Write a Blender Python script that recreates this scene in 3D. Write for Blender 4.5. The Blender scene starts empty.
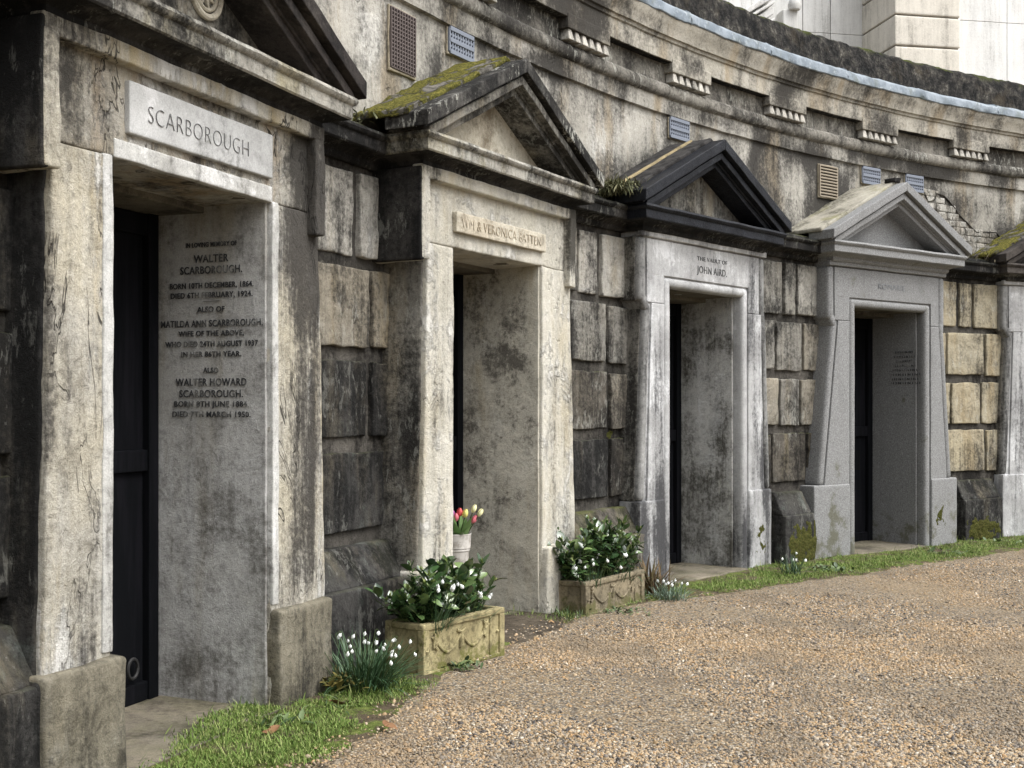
import bpy, bmesh, math, random
import numpy as np
from mathutils import Vector, noise

random.seed(7)
rng = np.random.default_rng(11)
scene = bpy.context.scene
COL = scene.collection
rad = math.radians
CX, CY, R = 12.785, 0.0958, 14.856          # centre and radius of the ring of vaults

def polar(t, dr, z):
    a = rad(t)
    return (CX - (R + dr) * math.cos(a), CY + (R + dr) * math.sin(a), z)

# ------------------------------------------------------------------ node helper
class N:
    def __init__(s, name):
        s.m = bpy.data.materials.new(name); s.m.use_nodes = True
        s.t = s.m.node_tree; s.t.nodes.clear()
        s.out = s.t.nodes.new('ShaderNodeOutputMaterial')
        s.b = s.t.nodes.new('ShaderNodeBsdfPrincipled')
        s.t.links.new(s.b.outputs[0], s.out.inputs[0])
        s.pos = s.node('ShaderNodeNewGeometry').outputs['Position']
    def node(s, t, **kw):
        n = s.t.nodes.new(t)
        for k, v in kw.items(): setattr(n, k, v)
        return n
    def put(s, sock, v):
        if isinstance(v, bpy.types.NodeSocket): s.t.links.new(v, sock)
        elif v is not None:
            if isinstance(v, tuple) and len(v) == 3 and sock.type == 'RGBA': v = (*v, 1)
            sock.default_value = v
    def math(s, op, a, b=None, c=None, clamp=False):
        n = s.node('ShaderNodeMath', operation=op, use_clamp=clamp)
        s.put(n.inputs[0], a); s.put(n.inputs[1], b); s.put(n.inputs[2], c)
        return n.outputs[0]
    def vec(s, op, a, b):
        n = s.node('ShaderNodeVectorMath', operation=op)
        s.put(n.inputs[0], a); s.put(n.inputs[1], b)
        return n.outputs['Value'] if op in ('LENGTH', 'DISTANCE', 'DOT_PRODUCT') else n.outputs[0]
    def scale(s, v): return s.vec('MULTIPLY', s.pos, v)
    def noise(s, scale=1, detail=6, rough=.6, vec=None, dist=0):
        n = s.node('ShaderNodeTexNoise')
        s.put(n.inputs['Vector'], vec if vec is not None else s.pos)
        n.inputs['Scale'].default_value = scale; n.inputs['Detail'].default_value = detail
        n.inputs['Roughness'].default_value = rough; n.inputs['Distortion'].default_value = dist
        return n.outputs[0]
    def vor(s, scale, feature='F1', vec=None, rnd=1):
        n = s.node('ShaderNodeTexVoronoi', feature=feature)
        s.put(n.inputs['Vector'], vec if vec is not None else s.pos)
        n.inputs['Scale'].default_value = scale; n.inputs['Randomness'].default_value = rnd
        return n
    def step(s, v, lo, hi, a=0., b=1.):
        n = s.node('ShaderNodeMapRange', interpolation_type='SMOOTHSTEP')
        s.put(n.inputs[0], v); s.put(n.inputs[1], lo); s.put(n.inputs[2], hi)
        s.put(n.inputs[3], a); s.put(n.inputs[4], b)
        return n.outputs[0]
    def mix(s, f, a, b, blend='MIX'):
        n = s.node('ShaderNodeMix', data_type='RGBA', blend_type=blend)
        s.put(n.inputs[0], f); s.put(n.inputs[6], a); s.put(n.inputs[7], b)
        return n.outputs[2]
    def ramp(s, f, stops, mode='LINEAR'):
        n = s.node('ShaderNodeValToRGB'); r = n.color_ramp; r.interpolation = mode
        while len(r.elements) < len(stops): r.elements.new(.5)
        for e, (p, c) in zip(r.elements, stops): e.position = p; e.color = (*c, 1)
        s.put(n.inputs[0], f); return n.outputs[0]
    def bump(s, h, strength=.4, dist=.01, normal=None):
        n = s.node('ShaderNodeBump')
        n.inputs['Strength'].default_value = strength; n.inputs['Distance'].default_value = dist
        s.put(n.inputs['Height'], h); s.put(n.inputs['Normal'], normal)
        return n.outputs[0]
    def done(s, col, rough=.85, normal=None, spec=.3, metal=0.):
        s.put(s.b.inputs['Base Color'], col); s.put(s.b.inputs['Roughness'], rough)
        s.b.inputs['Specular IOR Level'].default_value = spec
        s.b.inputs['Metallic'].default_value = metal
        s.put(s.b.inputs['Normal'], normal)
        return s.m

def stone(name, a, b, dark, soot=.6, soot_w=.09, streak=.55, patch=None, patch_at=.58, patch_scale=2.2,
          speck=.25, lichen=0., bump=.5, stains=(), moss=0., rough=.85, rust=None, big=1.3, wash=(), pit=1., vpatch=.4, crack=0., ss=1.7, sf_=1.):
    """weathered masonry: two stone tones, soot and rain streaks, peeling limewash, lichen, moss on ledges"""
    n = N(name)
    n1 = n.noise(big, 8, .62)
    base = n.mix(n.step(n1, .36, .64), a, b)
    n2 = n.noise(7, 8, .7, dist=.4)
    base = n.mix(n.step(n2, .48, .66, 0, .6 * pit), base, tuple(x * .5 for x in a))
    n3 = n.noise(19, 9, .78, dist=.6)
    base = n.mix(n.step(n3, .53, .63, 0, .55 * pit), base, tuple(x * .33 for x in a))
    base = n.mix(n.step(n3, .36, .44, .45 * pit, 0), base, tuple(min(.8, x * 1.45) for x in b))
    if rust:
        rs = n.noise(1, 6, .6, vec=n.scale((3.2, 3.2, .5)))
        base = n.mix(n.step(rs, .5, .66, 0, .75), base, rust)
    ht = None
    if patch:
        p = n.noise(patch_scale, 12, .72, dist=.3)
        ps = n.noise(1, 8, .65, vec=n.scale((4.1, 4.1, .7)))
        pv = n.math('ADD', n.math('MULTIPLY', p, 1 - vpatch), n.math('MULTIPLY', ps, vpatch))
        for (c, r3, am) in wash:
            d = n.vec('LENGTH', n.vec('DIVIDE', n.vec('SUBTRACT', n.pos, c), r3), None)
            pv = n.math('ADD', pv, n.step(d, 0., 1., am, 0.))
        pf = n.step(pv, patch_at, patch_at + .05)
        pfs = n.step(pv, patch_at - .10, patch_at + .09)
        base = n.mix(n.math('ADD', n.math('MULTIPLY', pf, .34), n.math('MULTIPLY', pfs, .42)), base, patch)
        ht = pf
    s1 = n.noise(ss, 12, .66 if ss < 1.5 else .70, dist=.25)
    s2 = n.noise(1, 11, .70, vec=n.scale((6.5 * sf_, 6.5 * sf_, .55)))
    S = n.math('ADD', n.math('MULTIPLY', s1, 1 - streak), n.math('MULTIPLY', s2, streak))
    for (c, r3, am) in stains:
        d = n.vec('LENGTH', n.vec('DIVIDE', n.vec('SUBTRACT', n.pos, c), r3), None)
        S = n.math('ADD', S, n.step(d, 0., 1., am, 0.))
    fine = n.noise(38, 4, .7)
    S = n.math('ADD', S, n.math('MULTIPLY', n.math('SUBTRACT', fine, .5), .22))
    sf = n.step(S, soot - soot_w * .75, soot + soot_w * .75, 0, .97)
    soft = n.step(S, soot - soot_w * 2.1, soot + soot_w * 1.1, 0, .58)
    base = n.mix(soft, base, tuple(.6 * p_ + .10 * q_ for p_, q_ in zip(dark, a)))
    col = n.mix(n.math('MULTIPLY', sf, .92), base, dark)
    if crack:
        cn = n.math('ABSOLUTE', n.math('SUBTRACT', n.noise(1, 4, .6, vec=n.scale((5.2, 5.2, 1.5)), dist=.8), .5))
        cl_ = n.math('MULTIPLY', n.step(cn, .003, .011, 1, 0), n.step(n.noise(1.9, 4, .6), .46, .58))
        col = n.mix(n.math('MULTIPLY', cl_, crack), col, tuple(x * .7 for x in dark))
    if lichen:
        lv = n.noise(1, 5, .75, vec=n.scale((26, 26, 9)), dist=.5); lr = n.noise(2.6, 5, .6)
        lf = n.step(n.math('ADD', n.math('MULTIPLY', lv, .6), n.math('MULTIPLY', lr, .4)), .545, .60)
        col = n.mix(n.math('MULTIPLY', lf, lichen), col, (.5, .5, .45))
    if moss:
        nz = n.node('ShaderNodeSeparateXYZ'); n.put(nz.inputs[0], n.node('ShaderNodeNewGeometry').outputs['Normal'])
        mf = n.math('MULTIPLY', n.step(nz.outputs[2], .3, .8), n.step(n.noise(4, 6, .7), .42, .56))
        col = n.mix(n.math('MULTIPLY', mf, moss), col, (.075, .085, .02))
    grain = n.noise(150, 3, .8)
    col = n.mix(speck, col, n.ramp(grain, [(.3, (.12, .12, .12)), (.7, (.95, .95, .95))]), 'OVERLAY')
    h = n.math('ADD', n.math('MULTIPLY', n.noise(22, 9, .75), .9), n.math('MULTIPLY', grain, .18))
    h = n.math('ADD', h, n.math('MULTIPLY', n3, 1.1))
    if crack: h = n.math('SUBTRACT', h, n.math('MULTIPLY', cl_, .8))
    if ht is not None: h = n.math('ADD', h, n.math('MULTIPLY', ht, .7))
    return n.done(col, rough, n.bump(h, min(1., bump * 1.15), .017), .12)

# ------------------------------------------------------------------ mesh builder
class MB:
    def __init__(s): s.v = []; s.f = []
    def add(s, v, f):
        o = len(s.v); s.v += [tuple(p) for p in v]; s.f += [tuple(i + o for i in q) for q in f]
    def hexa(s, C, r=.008, res=.08, amp=.003, fr=5., seed=0.):
        """rounded, gently uneven block from 8 corners C[x][y][z]"""
        C = np.array(C, float)
        d = [np.linalg.norm((C[1] - C[0]).reshape(4, 3).mean(0)), np.linalg.norm((C[:, 1] - C[:, 0]).reshape(4, 3).mean(0)),
             np.linalg.norm((C[:, :, 1] - C[:, :, 0]).reshape(4, 3).mean(0))]
        r = min(r, min(d) * .45)
        P = []
        for k in range(3):
            L = d[k]; base = [0, r * .45, r, min(2.4 * r, L * .49)]
            m = max(1, int(round((L - 2 * base[-1]) / res)))
            mid = [base[-1] + (L - 2 * base[-1]) * i / m for i in range(m + 1)]
            P.append(sorted(set([round(x, 6) for x in base[:3] + mid + [L - x for x in base[:3]]])))
        key = {}; V = []; F = []
        def vid(i, j, k):
            q = (i, j, k)
            if q not in key:
                p = np.array([P[0][i], P[1][j], P[2][k]]); inn = np.array([min(max(p[a], r), d[a] - r) for a in range(3)])
                w = p - inn; l = np.linalg.norm(w)
                if l > 0: p = inn + w * (r / l)
                t = p / np.array(d); x, y, z = t
                c = (C[0] * (1 - x) + C[1] * x); c = c[0] * (1 - y) + c[1] * y; c = c[0] * (1 - z) + c[1] * z
                if amp:
                    q3 = Vector(c) * fr + Vector((seed, seed * .7, -seed))
                    c = c + np.array(noise.noise_vector(q3)) * amp + np.array(noise.noise_vector(q3 * 3.7)) * amp * .45
                key[q] = len(V); V.append(tuple(c))
            return key[q]
        n = [len(p) - 1 for p in P]
        for a, b, c in ((0, 1, 2), (1, 2, 0), (2, 0, 1)):
            for e, flip in ((0, 1), (n[c], 0)):
                for i in range(n[a]):
                    for j in range(n[b]):
                        q = []
                        for (di, dj) in ((0, 0), (1, 0), (1, 1), (0, 1)):
                            ix = [0, 0, 0]; ix[a] = i + di; ix[b] = j + dj; ix[c] = e; q.append(vid(*ix))
                        F.append(q[::-1] if flip else q)
        s.add(V, F)
    def box(s, x0, x1, y0, y1, z0, z1, **kw):
        s.hexa([[[(x, y, z) for z in (z0, z1)] for y in (y0, y1)] for x in (x0, x1)], **kw)
    def taper(s, xb, xt, yb, yt, z0, z1, **kw):
        """box whose x and y extents differ at bottom and top"""
        s.hexa([[[((xb, xt)[k][i], (yb, yt)[k][j], (z0, z1)[k]) for k in (0, 1)] for j in (0, 1)] for i in (0, 1)], **kw)
    def arcbox(s, t0, t1, r0, r1, z0, z1, **kw):
        s.hexa([[[polar(t, r, z) for z in (z0, z1)] for r in (r0, r1)] for t in (t0, t1)], **kw)
    def grid(s, pts, flip=False):
        """pts[i][j] quads"""
        ni, nj = len(pts), len(pts[0])
        F = [(i * nj + j, i * nj + j + 1, (i + 1) * nj + j + 1, (i + 1) * nj + j) for i in range(ni - 1) for j in range(nj - 1)]
        s.add([p for row in pts for p in row], [f[::-1] for f in F] if flip else F)
    def tube(s, pts, rads, n=8, cap=True):
        rings = []
        for i, p in enumerate(pts):
            p = Vector(p); a = Vector(pts[max(i - 1, 0)]); b = Vector(pts[min(i + 1, len(pts) - 1)])
            t = (b - a).normalized(); u = t.orthogonal().normalized() if i == 0 else (u0 - t * u0.dot(t)).normalized()
            u0 = u; w = t.cross(u); r = rads[i] if isinstance(rads, (list, tuple)) else rads
            rings.append([tuple(p + (u * math.cos(2 * math.pi * k / n) + w * math.sin(2 * math.pi * k / n)) * r) for k in range(n)])
        V = [p for q in rings for p in q]; F = []
        for i in range(len(rings) - 1):
            for k in range(n): F.append((i * n + k, i * n + (k + 1) % n, (i + 1) * n + (k + 1) % n, (i + 1) * n + k))
        if cap: F += [tuple(range(n))[::-1], tuple((len(rings) - 1) * n + k for k in range(n))]
        s.add(V, F)
    def lathe(s, prof, c=(0, 0, 0), n=24):
        V = [(c[0] + r * math.cos(2 * math.pi * k / n), c[1] + r * math.sin(2 * math.pi * k / n), c[2] + z) for r, z in prof for k in range(n)]
        F = [(i * n + k, i * n + (k + 1) % n, (i + 1) * n + (k + 1) % n, (i + 1) * n + k) for i in range(len(prof) - 1) for k in range(n)]
        s.add(V, F)
    def build(s, name, mat, parent=None, world=False, smooth=True, angle=38):
        me = bpy.data.meshes.new(name)
        V = s.v
        if world and parent is not None:
            inv = wmat(parent).inverted(); V = [tuple(inv @ Vector(p)) for p in V]
        me.from_pydata(V, [], s.f); me.update()
        me.materials.append(mat)
        if smooth:
            me.shade_smooth(); me.set_sharp_from_angle(angle=rad(angle))
        o = bpy.data.objects.new(name, me); COL.objects.link(o)
        if parent is not None: o.parent = parent
        return o

def wmat(o):
    from mathutils import Matrix
    m = Matrix.Translation(o.location) @ o.rotation_euler.to_matrix().to_4x4()
    return wmat(o.parent) @ m if o.parent is not None else m

def raw(name, V, F, mat, parent=None, smooth=False):
    """mesh from numpy arrays: V (n,3), F (m,k) all faces alike"""
    me = bpy.data.meshes.new(name)
    me.vertices.add(len(V)); me.vertices.foreach_set('co', np.asarray(V, np.float32).ravel())
    k = F.shape[1]
    me.loops.add(F.size); me.loops.foreach_set('vertex_index', F.astype(np.int32).ravel())
    me.polygons.add(len(F)); me.polygons.foreach_set('loop_start', np.arange(0, F.size, k, dtype=np.int32))
    me.update(calc_edges=True); me.validate()
    me.materials.append(mat)
    if smooth: me.shade_smooth()
    o = bpy.data.objects.new(name, me); COL.objects.link(o)
    if parent is not None: o.parent = parent
    return o

def tag(o, label=None, cat=None, group=None, kind=None):
    if label: o['label'] = label
    if cat: o['category'] = cat
    if group: o['group'] = group
    if kind: o['kind'] = kind
    return o
def empty(name, loc=(0, 0, 0), rz=0., **kw):
    o = bpy.data.objects.new(name, None); COL.objects.link(o)
    o.location = loc; o.rotation_euler = (0, 0, rz); o.empty_display_size = .1
    return tag(o, **kw)
def copy_tree(o, parent=None):
    c = o.copy(); COL.objects.link(c); c.parent = parent
    for ch in [x for x in bpy.data.objects if x.parent == o]: copy_tree(ch, c)
    return c

def text_mesh(body, name, mat, parent, origin, xdir, size, width=None, thick=0., ext=.0015):
    """raised lettering: text x runs along xdir, text y is up"""
    cu = bpy.data.curves.new('tmp', 'FONT'); cu.body = body; cu.size = size; cu.align_x = 'CENTER'
    cu.extrude = ext; cu.offset = thick; cu.space_character = 1.08; cu.resolution_u = 4
    o = bpy.data.objects.new('tmp', cu); COL.objects.link(o)
    dg = bpy.context.evaluated_depsgraph_get(); dg.update()
    me = bpy.data.meshes.new_from_object(o.evaluated_get(dg))
    bpy.data.objects.remove(o); bpy.data.curves.remove(cu)
    X = Vector(xdir).normalized(); Z = Vector((0, 0, 1)); Nn = X.cross(Z)
    w = max(v.co.x for v in me.vertices) - min(v.co.x for v in me.vertices)
    sx = width / w if width else 1.
    for v in me.vertices:
        c = v.co; v.co = Vector(origin) + X * (c.x * sx) + Z * c.y + Nn * c.z
    me.materials.clear(); me.materials.append(mat); me.name = name
    return me
def join_text(lines, name, mat, parent):
    """lines: list of meshes -> one lettering object"""
    bm = bmesh.new()
    for m in lines: bm.from_mesh(m); bpy.data.meshes.remove(m)
    me = bpy.data.meshes.new(name); bm.to_mesh(me); bm.free(); me.materials.append(mat)
    o = bpy.data.objects.new(name, me); COL.objects.link(o); o.parent = parent
    return o

# ------------------------------------------------------------------ vault frames
VT = {1: (21.0, 200.13, 6.3862), 2: (29.6, 501.07, 9.6238), 3: (41.0, 708.575, 12.5678), 4: (52.9, 891.69, 14.8109)}
FPX, HZ, HC = 1217.5, 407.0, 1.4
VC = {}
for k, (t, px, yy) in VT.items():
    y = yy * FPX / 1538.; VC[k] = ((px - 512) / FPX * y, y, t)
VC[5] = (*polar(63.2, 0, 0)[:2], 64.0)
CEN = {1: 19.4, 2: 30.34, 3: 41.39, 4: 51.87, 5: 63.2}
def L2W(k, u, n, z):
    x, y, t = VC[k]; a = rad(t)
    return (x + u * math.sin(a) + n * math.cos(a), y + u * math.cos(a) - n * math.sin(a), z)

# ------------------------------------------------------------------ materials
SOOT = (.018, .017, .016)
def W(k, u, n, z, r, am): 
    rr = r if isinstance(r, tuple) else (r, r, r)
    return (L2W(k, u, n, z), rr, am)
cream = stone('cream_stucco', (.56, .515, .405), (.46, .44, .385), (.05, .046, .042), soot=.575, streak=.6, patch=(.78, .78, .76), patch_at=.52, crack=.85,
              patch_scale=3.4, bump=1., vpatch=.7, rust=(.42, .33, .17),
              stains=[W(1, .82, 0, 2.35, (.30, .30, .75), .26), W(1, .85, 0, 1.3, (.25, .25, 1.0), .12), W(1, -.7, 0, 2.75, (.5, .5, .14), .06), W(1, .8, 0, .75, (.25, .25, .4), .08)])
cream_l = stone('stained_cream_stucco', (.46, .42, .335), (.42, .40, .345), crack=.9, dark=(.045, .042, .038), soot=.565, streak=.35, patch=(.62, .615, .59), patch_at=.535, patch_scale=5, bump=1., rust=(.30, .22, .13),
                stains=[W(1, .85, 0, 2.5, (.25, .25, .5), .2), W(1, 0, 0, 2.70, (.9, .9, .08), .10), W(1, -.65, 0, 2.55, (.3, .3, .25), .05)])
whitestrip = stone('white_edge_strip', (.52, .52, .50), (.40, .395, .37), (.10, .095, .085), soot=.585, streak=.6, patch=(.68, .68, .67), patch_at=.53, patch_scale=6, bump=.4)
rubble = stone('broken_render', (.24, .215, .18), (.36, .34, .30), (.035, .032, .03), soot=.545, streak=.3, patch=(.56, .55, .53), patch_at=.55, patch_scale=7, bump=1., rust=(.22, .16, .10))
brownstone = stone('bare_base_stone', (.16, .145, .108), (.235, .215, .165), (.032, .03, .026), soot=.575, streak=.7, bump=.7, rust=(.2, .165, .10), patch=(.34, .33, .29), patch_at=.60, patch_scale=5)
white2 = stone('pale_limewash', pit=.4, crack=.15, a=(.60, .575, .50), b=(.52, .495, .42), dark=(.045, .042, .036), soot=.615, streak=.6, rust=(.44, .39, .28), patch=(.70, .69, .65), patch_at=.53, patch_scale=4, bump=.8,
               stains=[W(2, .95, .05, 2.6, (.22, .22, .5), .24), W(2, -.85, 0, 2.75, (.2, .2, .3), .12), W(2, .5, 0, 2.72, (.35, .35, .07), .10), W(2, .95, .05, .2, (.4, .4, .6), .12), W(2, .8, 0, 1.2, (.3, .3, .8), .05), W(2, -.8, 0, .4, (.3, .3, .6), .10)])
blue3 = stone('weathered_white_marble', (.40, .402, .40), (.30, .30, .30), (.04, .04, .043), pit=.45, soot=.60, streak=.72, patch=(.72, .73, .74), patch_at=.525, patch_scale=2.4, bump=.3, rough=.6,
              stains=[W(3, -.95, 0, 2.5, (.12, .12, .5), .2), W(3, -.95, 0, .6, (.14, .14, 1.3), .16), W(3, .9, 0, .8, (.25, .25, .6), .12), W(3, -.7, 0, .3, (.4, .4, .6), .14), W(3, .6, 0, .3, (.3, .3, .6), .12), W(3, -.75, 0, 1.0, (.3, .3, 1.3), .07)])
grey5 = stone('grey_marble_roll', (.30, .30, .29), (.22, .22, .215), (.03, .03, .03), soot=.55, streak=.75, patch=(.5, .5, .49), patch_at=.57, patch_scale=4, bump=.3, rough=.6)
scuffed = stone('scuffed_black_crust', (.06, .057, .053), (.11, .105, .097), (.012, .012, .012), soot=.50, streak=.4, bump=.8, lichen=.7, patch=(.42, .41, .38), patch_at=.58, patch_scale=5)
brownblack = stone('brown_black_crust', (.050, .043, .040), (.075, .067, .06), (.013, .012, .012), soot=.53, streak=.4, bump=.5, patch=(.22, .21, .19), patch_at=.66, patch_scale=4)
def granite_mat():
    n = N('grey_granite')
    v = n.vor(170); v2 = n.noise(90, 4, .8)
    col = n.ramp(v2, [(.3, (.075, .075, .074)), (.5, (.185, .187, .187)), (.72, (.34, .345, .345))])
    big = n.noise(1, 6, .6, vec=n.scale((5, 5, .6)))
    col = n.mix(n.step(big, .5, .72, 0, .5), col, (.10, .10, .098))
    z = n.node('ShaderNodeSeparateXYZ'); n.put(z.inputs[0], n.pos)
    alg = n.math('ADD', n.noise(3.2, 8, .7), n.step(z.outputs[2], 0, .9, .135, 0))
    col = n.mix(n.step(alg, .60, .72, 0, .75), col, (.07, .068, .035))
    h = n.math('ADD', n.math('MULTIPLY', v2, .5), n.math('MULTIPLY', n.noise(12, 6, .6), .6))
    return n.done(col, .7, n.bump(h, .25, .006), .4)
granite = granite_mat()
reveal1 = stone('reveal_marble', (.52, .52, .51), (.41, .405, .385), pit=.7, dark=(.085, .08, .07), soot=.57, soot_w=.11, streak=.35, patch=(.45, .45, .44), patch_at=.55, patch_scale=5, bump=.45, rough=.6, rust=(.33, .30, .23),
                stains=[W(1, .55, -.3, .5, (.5, .5, .9), .07)])
reveal2 = stone('reveal_stucco', (.55, .525, .45), (.44, .42, .355), rust=(.40, .35, .25), dark=(.10, .093, .08), soot=.575, soot_w=.06, streak=.22, patch=(.54, .525, .47), patch_at=.54, patch_scale=2.5, bump=.5,
                stains=[W(2, .55, -.2, 1.75, (.22, .22, .45), .14), W(2, .55, -.5, 1.0, (.2, .2, .8), .09)])
reveal3 = stone('reveal_streaked_marble', (.54, .54, .52), (.37, .365, .345), (.055, .052, .042), soot=.555, soot_w=.09, streak=.35, patch=(.54, .55, .55), patch_at=.555, patch_scale=5, bump=.4, lichen=.5, rough=.6,
                stains=[W(3, .55, -.3, .1, (.6, .6, 1.0), .06)])
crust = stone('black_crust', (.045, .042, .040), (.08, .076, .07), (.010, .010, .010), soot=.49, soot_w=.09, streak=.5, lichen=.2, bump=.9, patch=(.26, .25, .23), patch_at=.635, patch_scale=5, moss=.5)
crust2 = stone('sooty_grey', (.33, .315, .275), (.20, .19, .17), (.020, .019, .018), soot=.51, soot_w=.09, streak=.42, lichen=.3, bump=.9, rust=(.30, .26, .19), patch=(.50, .49, .45), patch_at=.565, patch_scale=4)
fascia = stone('cornice_fascia', (.44, .42, .37), (.27, .26, .23), (.020, .019, .018), soot=.50, soot_w=.08, streak=.3, ss=1.2, lichen=.5, bump=.8, patch=(.60, .59, .53), patch_at=.55, patch_scale=4, rust=(.36, .32, .2))
slateblack = stone('black_slate_moulding', (.012, .013, .017), (.022, .024, .029), (.006, .0065, .009), soot=.55, streak=.5, bump=.35, patch=(.16, .165, .18), patch_at=.645, patch_scale=7, rough=.38)
block_dark = stone('black_block', (.075, .072, .068), (.05, .049, .047), (.010, .010, .010), soot=.50, streak=.45, lichen=.16, bump=.9, rust=(.15, .13, .095), patch=(.34, .40, .36), patch_at=.62, patch_scale=6, moss=.15)
block_pale = stone('pale_streaked_block', (.50, .48, .43), (.40, .385, .34), (.03, .028, .026), soot=.535, streak=.42, lichen=.2, bump=.9, rust=(.40, .34, .24), patch=(.66, .65, .62), patch_at=.57, patch_scale=4)
block_tan = stone('tan_block', (.34, .305, .24), (.25, .23, .19), (.026, .024, .022), soot=.52, streak=.42, lichen=.25, bump=.9, rust=(.33, .265, .16), patch=(.54, .51, .45), patch_at=.585, patch_scale=5)
block_brown = stone('brown_block', (.15, .135, .11), (.105, .097, .085), (.016, .015, .014), soot=.515, streak=.45, lichen=.25, bump=.9, moss=.6, rust=(.20, .165, .09), patch=(.40, .34, .30), patch_at=.62, patch_scale=5)
block_yellow = stone('yellow_block', (.46, .405, .285), (.38, .345, .26), (.045, .04, .033), soot=.555, streak=.5, lichen=.3, bump=.85, rust=(.34, .27, .16), patch=(.56, .54, .47), patch_at=.58, patch_scale=4)
mortar = stone('recessed_joint', (.07, .065, .057), (.13, .12, .105), (.012, .011, .010), soot=.53, streak=.4, bump=.9, moss=.7, patch=(.28, .27, .24), patch_at=.62, patch_scale=5)
def wst(t, z, r, am): return (polar(t - .95, .36, z - .07), r, am)
wallm = stone('stained_render', (.50, .48, .43), (.345, .33, .29), crack=.5, pit=.35, ss=.95, sf_=.5, dark=(.028, .026, .024), soot=.508, soot_w=.10, streak=.38, patch=(.68, .67, .63), patch_at=.61, patch_scale=1.6, bump=.5, rust=(.31, .245, .155), big=.9,
              stains=[wst(33, 3.85, (.7, .7, .22), .10), wst(35.3, 3.9, (.5, .5, .16), .14), wst(40.6, 3.25, (.6, .6, .45), .13), wst(51.3, 3.45, (.55, .55, .6), .22), wst(50, 3.85, (.6, .6, .25), .16), wst(58, 3.95, (.6, .6, .14), .15),
                      wst(29.9, 3.3, (.35, .35, .5), .09), wst(63.0, 3.25, (.7, .7, .5), .13), wst(48.3, 3.0, (.4, .4, .4), .16), wst(36.5, 3.1, (.3, .3, .3), .13), wst(26.5, 3.2, (.3, .3, .4), .10), wst(44, 3.95, (.7, .7, .12), .12), wst(54, 3.97, (.5, .5, .12), .12)],
              wash=[wst(38.4, 3.5, (.55, .55, .5), .14), wst(27.6, 3.55, (.25, .25, .5), .18), wst(54.8, 3.85, (.3, .3, .3), .1), wst(45, 3.55, (.4, .4, .3), .06)])
corn_hi = stone('tan_cornice', (.54, .51, .44), (.41, .385, .325), (.026, .024, .022), pit=.4, ss=1.0, sf_=.6, soot=.52, soot_w=.11, streak=.3, patch=(.60, .58, .53), patch_at=.6, patch_scale=3, bump=.5, rust=(.33, .265, .175),
                stains=[(polar(t, .3, 4.27), (.35, .35, .22), .11) for t in (36.5, 41.5, 47.0, 53, 58.4)])
friezem = stone('sooty_frieze', (.34, .32, .28), (.20, .19, .165), (.016, .015, .014), soot=.515, soot_w=.12, ss=1.0, streak=.3, lichen=.4, bump=.5, patch=(.50, .48, .43), patch_at=.60, patch_scale=2.5)
leadm = None
def lead_mat():
    n = N('lead_flashing')
    col = n.mix(n.step(n.noise(6, 6, .7), .4, .62), (.11, .14, .17), (.20, .235, .27))
    col = n.mix(n.step(n.noise(5, 8, .7), .5, .66, 0, .8), col, (.085, .105, .095))
    col = n.mix(n.step(n.noise(14, 6, .7), .55, .68, 0, .7), col, (.36, .39, .41))
    return n.done(col, .55, n.bump(n.noise(14, 5, .6), .35, .01), .5)
leadm = lead_mat()
def parapet_mat():
    n = N('mossy_parapet')
    a = n.noise(9, 9, .75); b = n.noise(2.3, 6, .65)
    col = n.ramp(a, [(.34, (.008, .009, .010)), (.48, (.030, .029, .028)), (.58, (.075, .070, .062)), (.70, (.24, .225, .195))])
    col = n.mix(n.step(b, .54, .68, 0, .5), col, (.085, .068, .045))
    nz = n.node('ShaderNodeSeparateXYZ'); n.put(nz.inputs[0], n.node('ShaderNodeNewGeometry').outputs['Normal'])
    col = n.mix(n.math('MULTIPLY', n.step(nz.outputs[2], .2, .7), n.step(n.noise(5, 5), .45, .58)), col, (.06, .07, .02))
    return n.done(col, .95, n.bump(n.math('ADD', a, n.math('MULTIPLY', n.noise(40, 5, .8), .5)), 1., .05), .1)
parapetm = parapet_mat()
def moss_roof(name, amt, stonecol):
    n = N(name)
    a = n.noise(5, 8, .7, dist=.4); f = n.noise(60, 4, .8)
    mossc = n.ramp(f, [(.3, (.035, .035, .008)), (.48, (.105, .102, .024)), (.66, (.25, .22, .055))])
    st = n.mix(n.step(n.noise(11, 8, .7), .42, .6), stonecol, tuple(x * .35 for x in stonecol))
    mf = n.step(a, .56 - amt * .3, .62 - amt * .3)
    col = n.mix(mf, st, mossc)
    h = n.math('ADD', n.math('MULTIPLY', mf, .8), n.math('MULTIPLY', n.math('MULTIPLY', f, mf), 1.1))
    return n.done(col, .95, n.bump(n.math('ADD', h, n.math('MULTIPLY', n.noise(30, 6, .7), .4)), .9, .025), .1)
roof2 = moss_roof('moss_covered_roof', .40, (.16, .15, .13))
roof_dark = moss_roof('dark_roof', -.35, (.045, .043, .042))
roof4 = stone('pale_roof', (.40, .38, .32), (.33, .31, .26), (.06, .058, .04), soot=.56, streak=.3, pit=.4, bump=.4, rust=(.22, .21, .09))
ochre = stone('ochre_mortar', (.36, .29, .16), (.27, .22, .13), (.07, .06, .04), soot=.56, bump=.4)
plaque_m = stone('plaque_marble', (.46, .465, .46), (.36, .362, .355), (.09, .088, .08), pit=.5, soot=.60, streak=.3, patch=(.6, .6, .6), patch_at=.55, patch_scale=4, bump=.15, rough=.55)
plaque_c = stone('plaque_cream', (.47, .42, .33), (.52, .49, .41), (.16, .13, .09), soot=.62, streak=.3, bump=.4)
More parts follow.
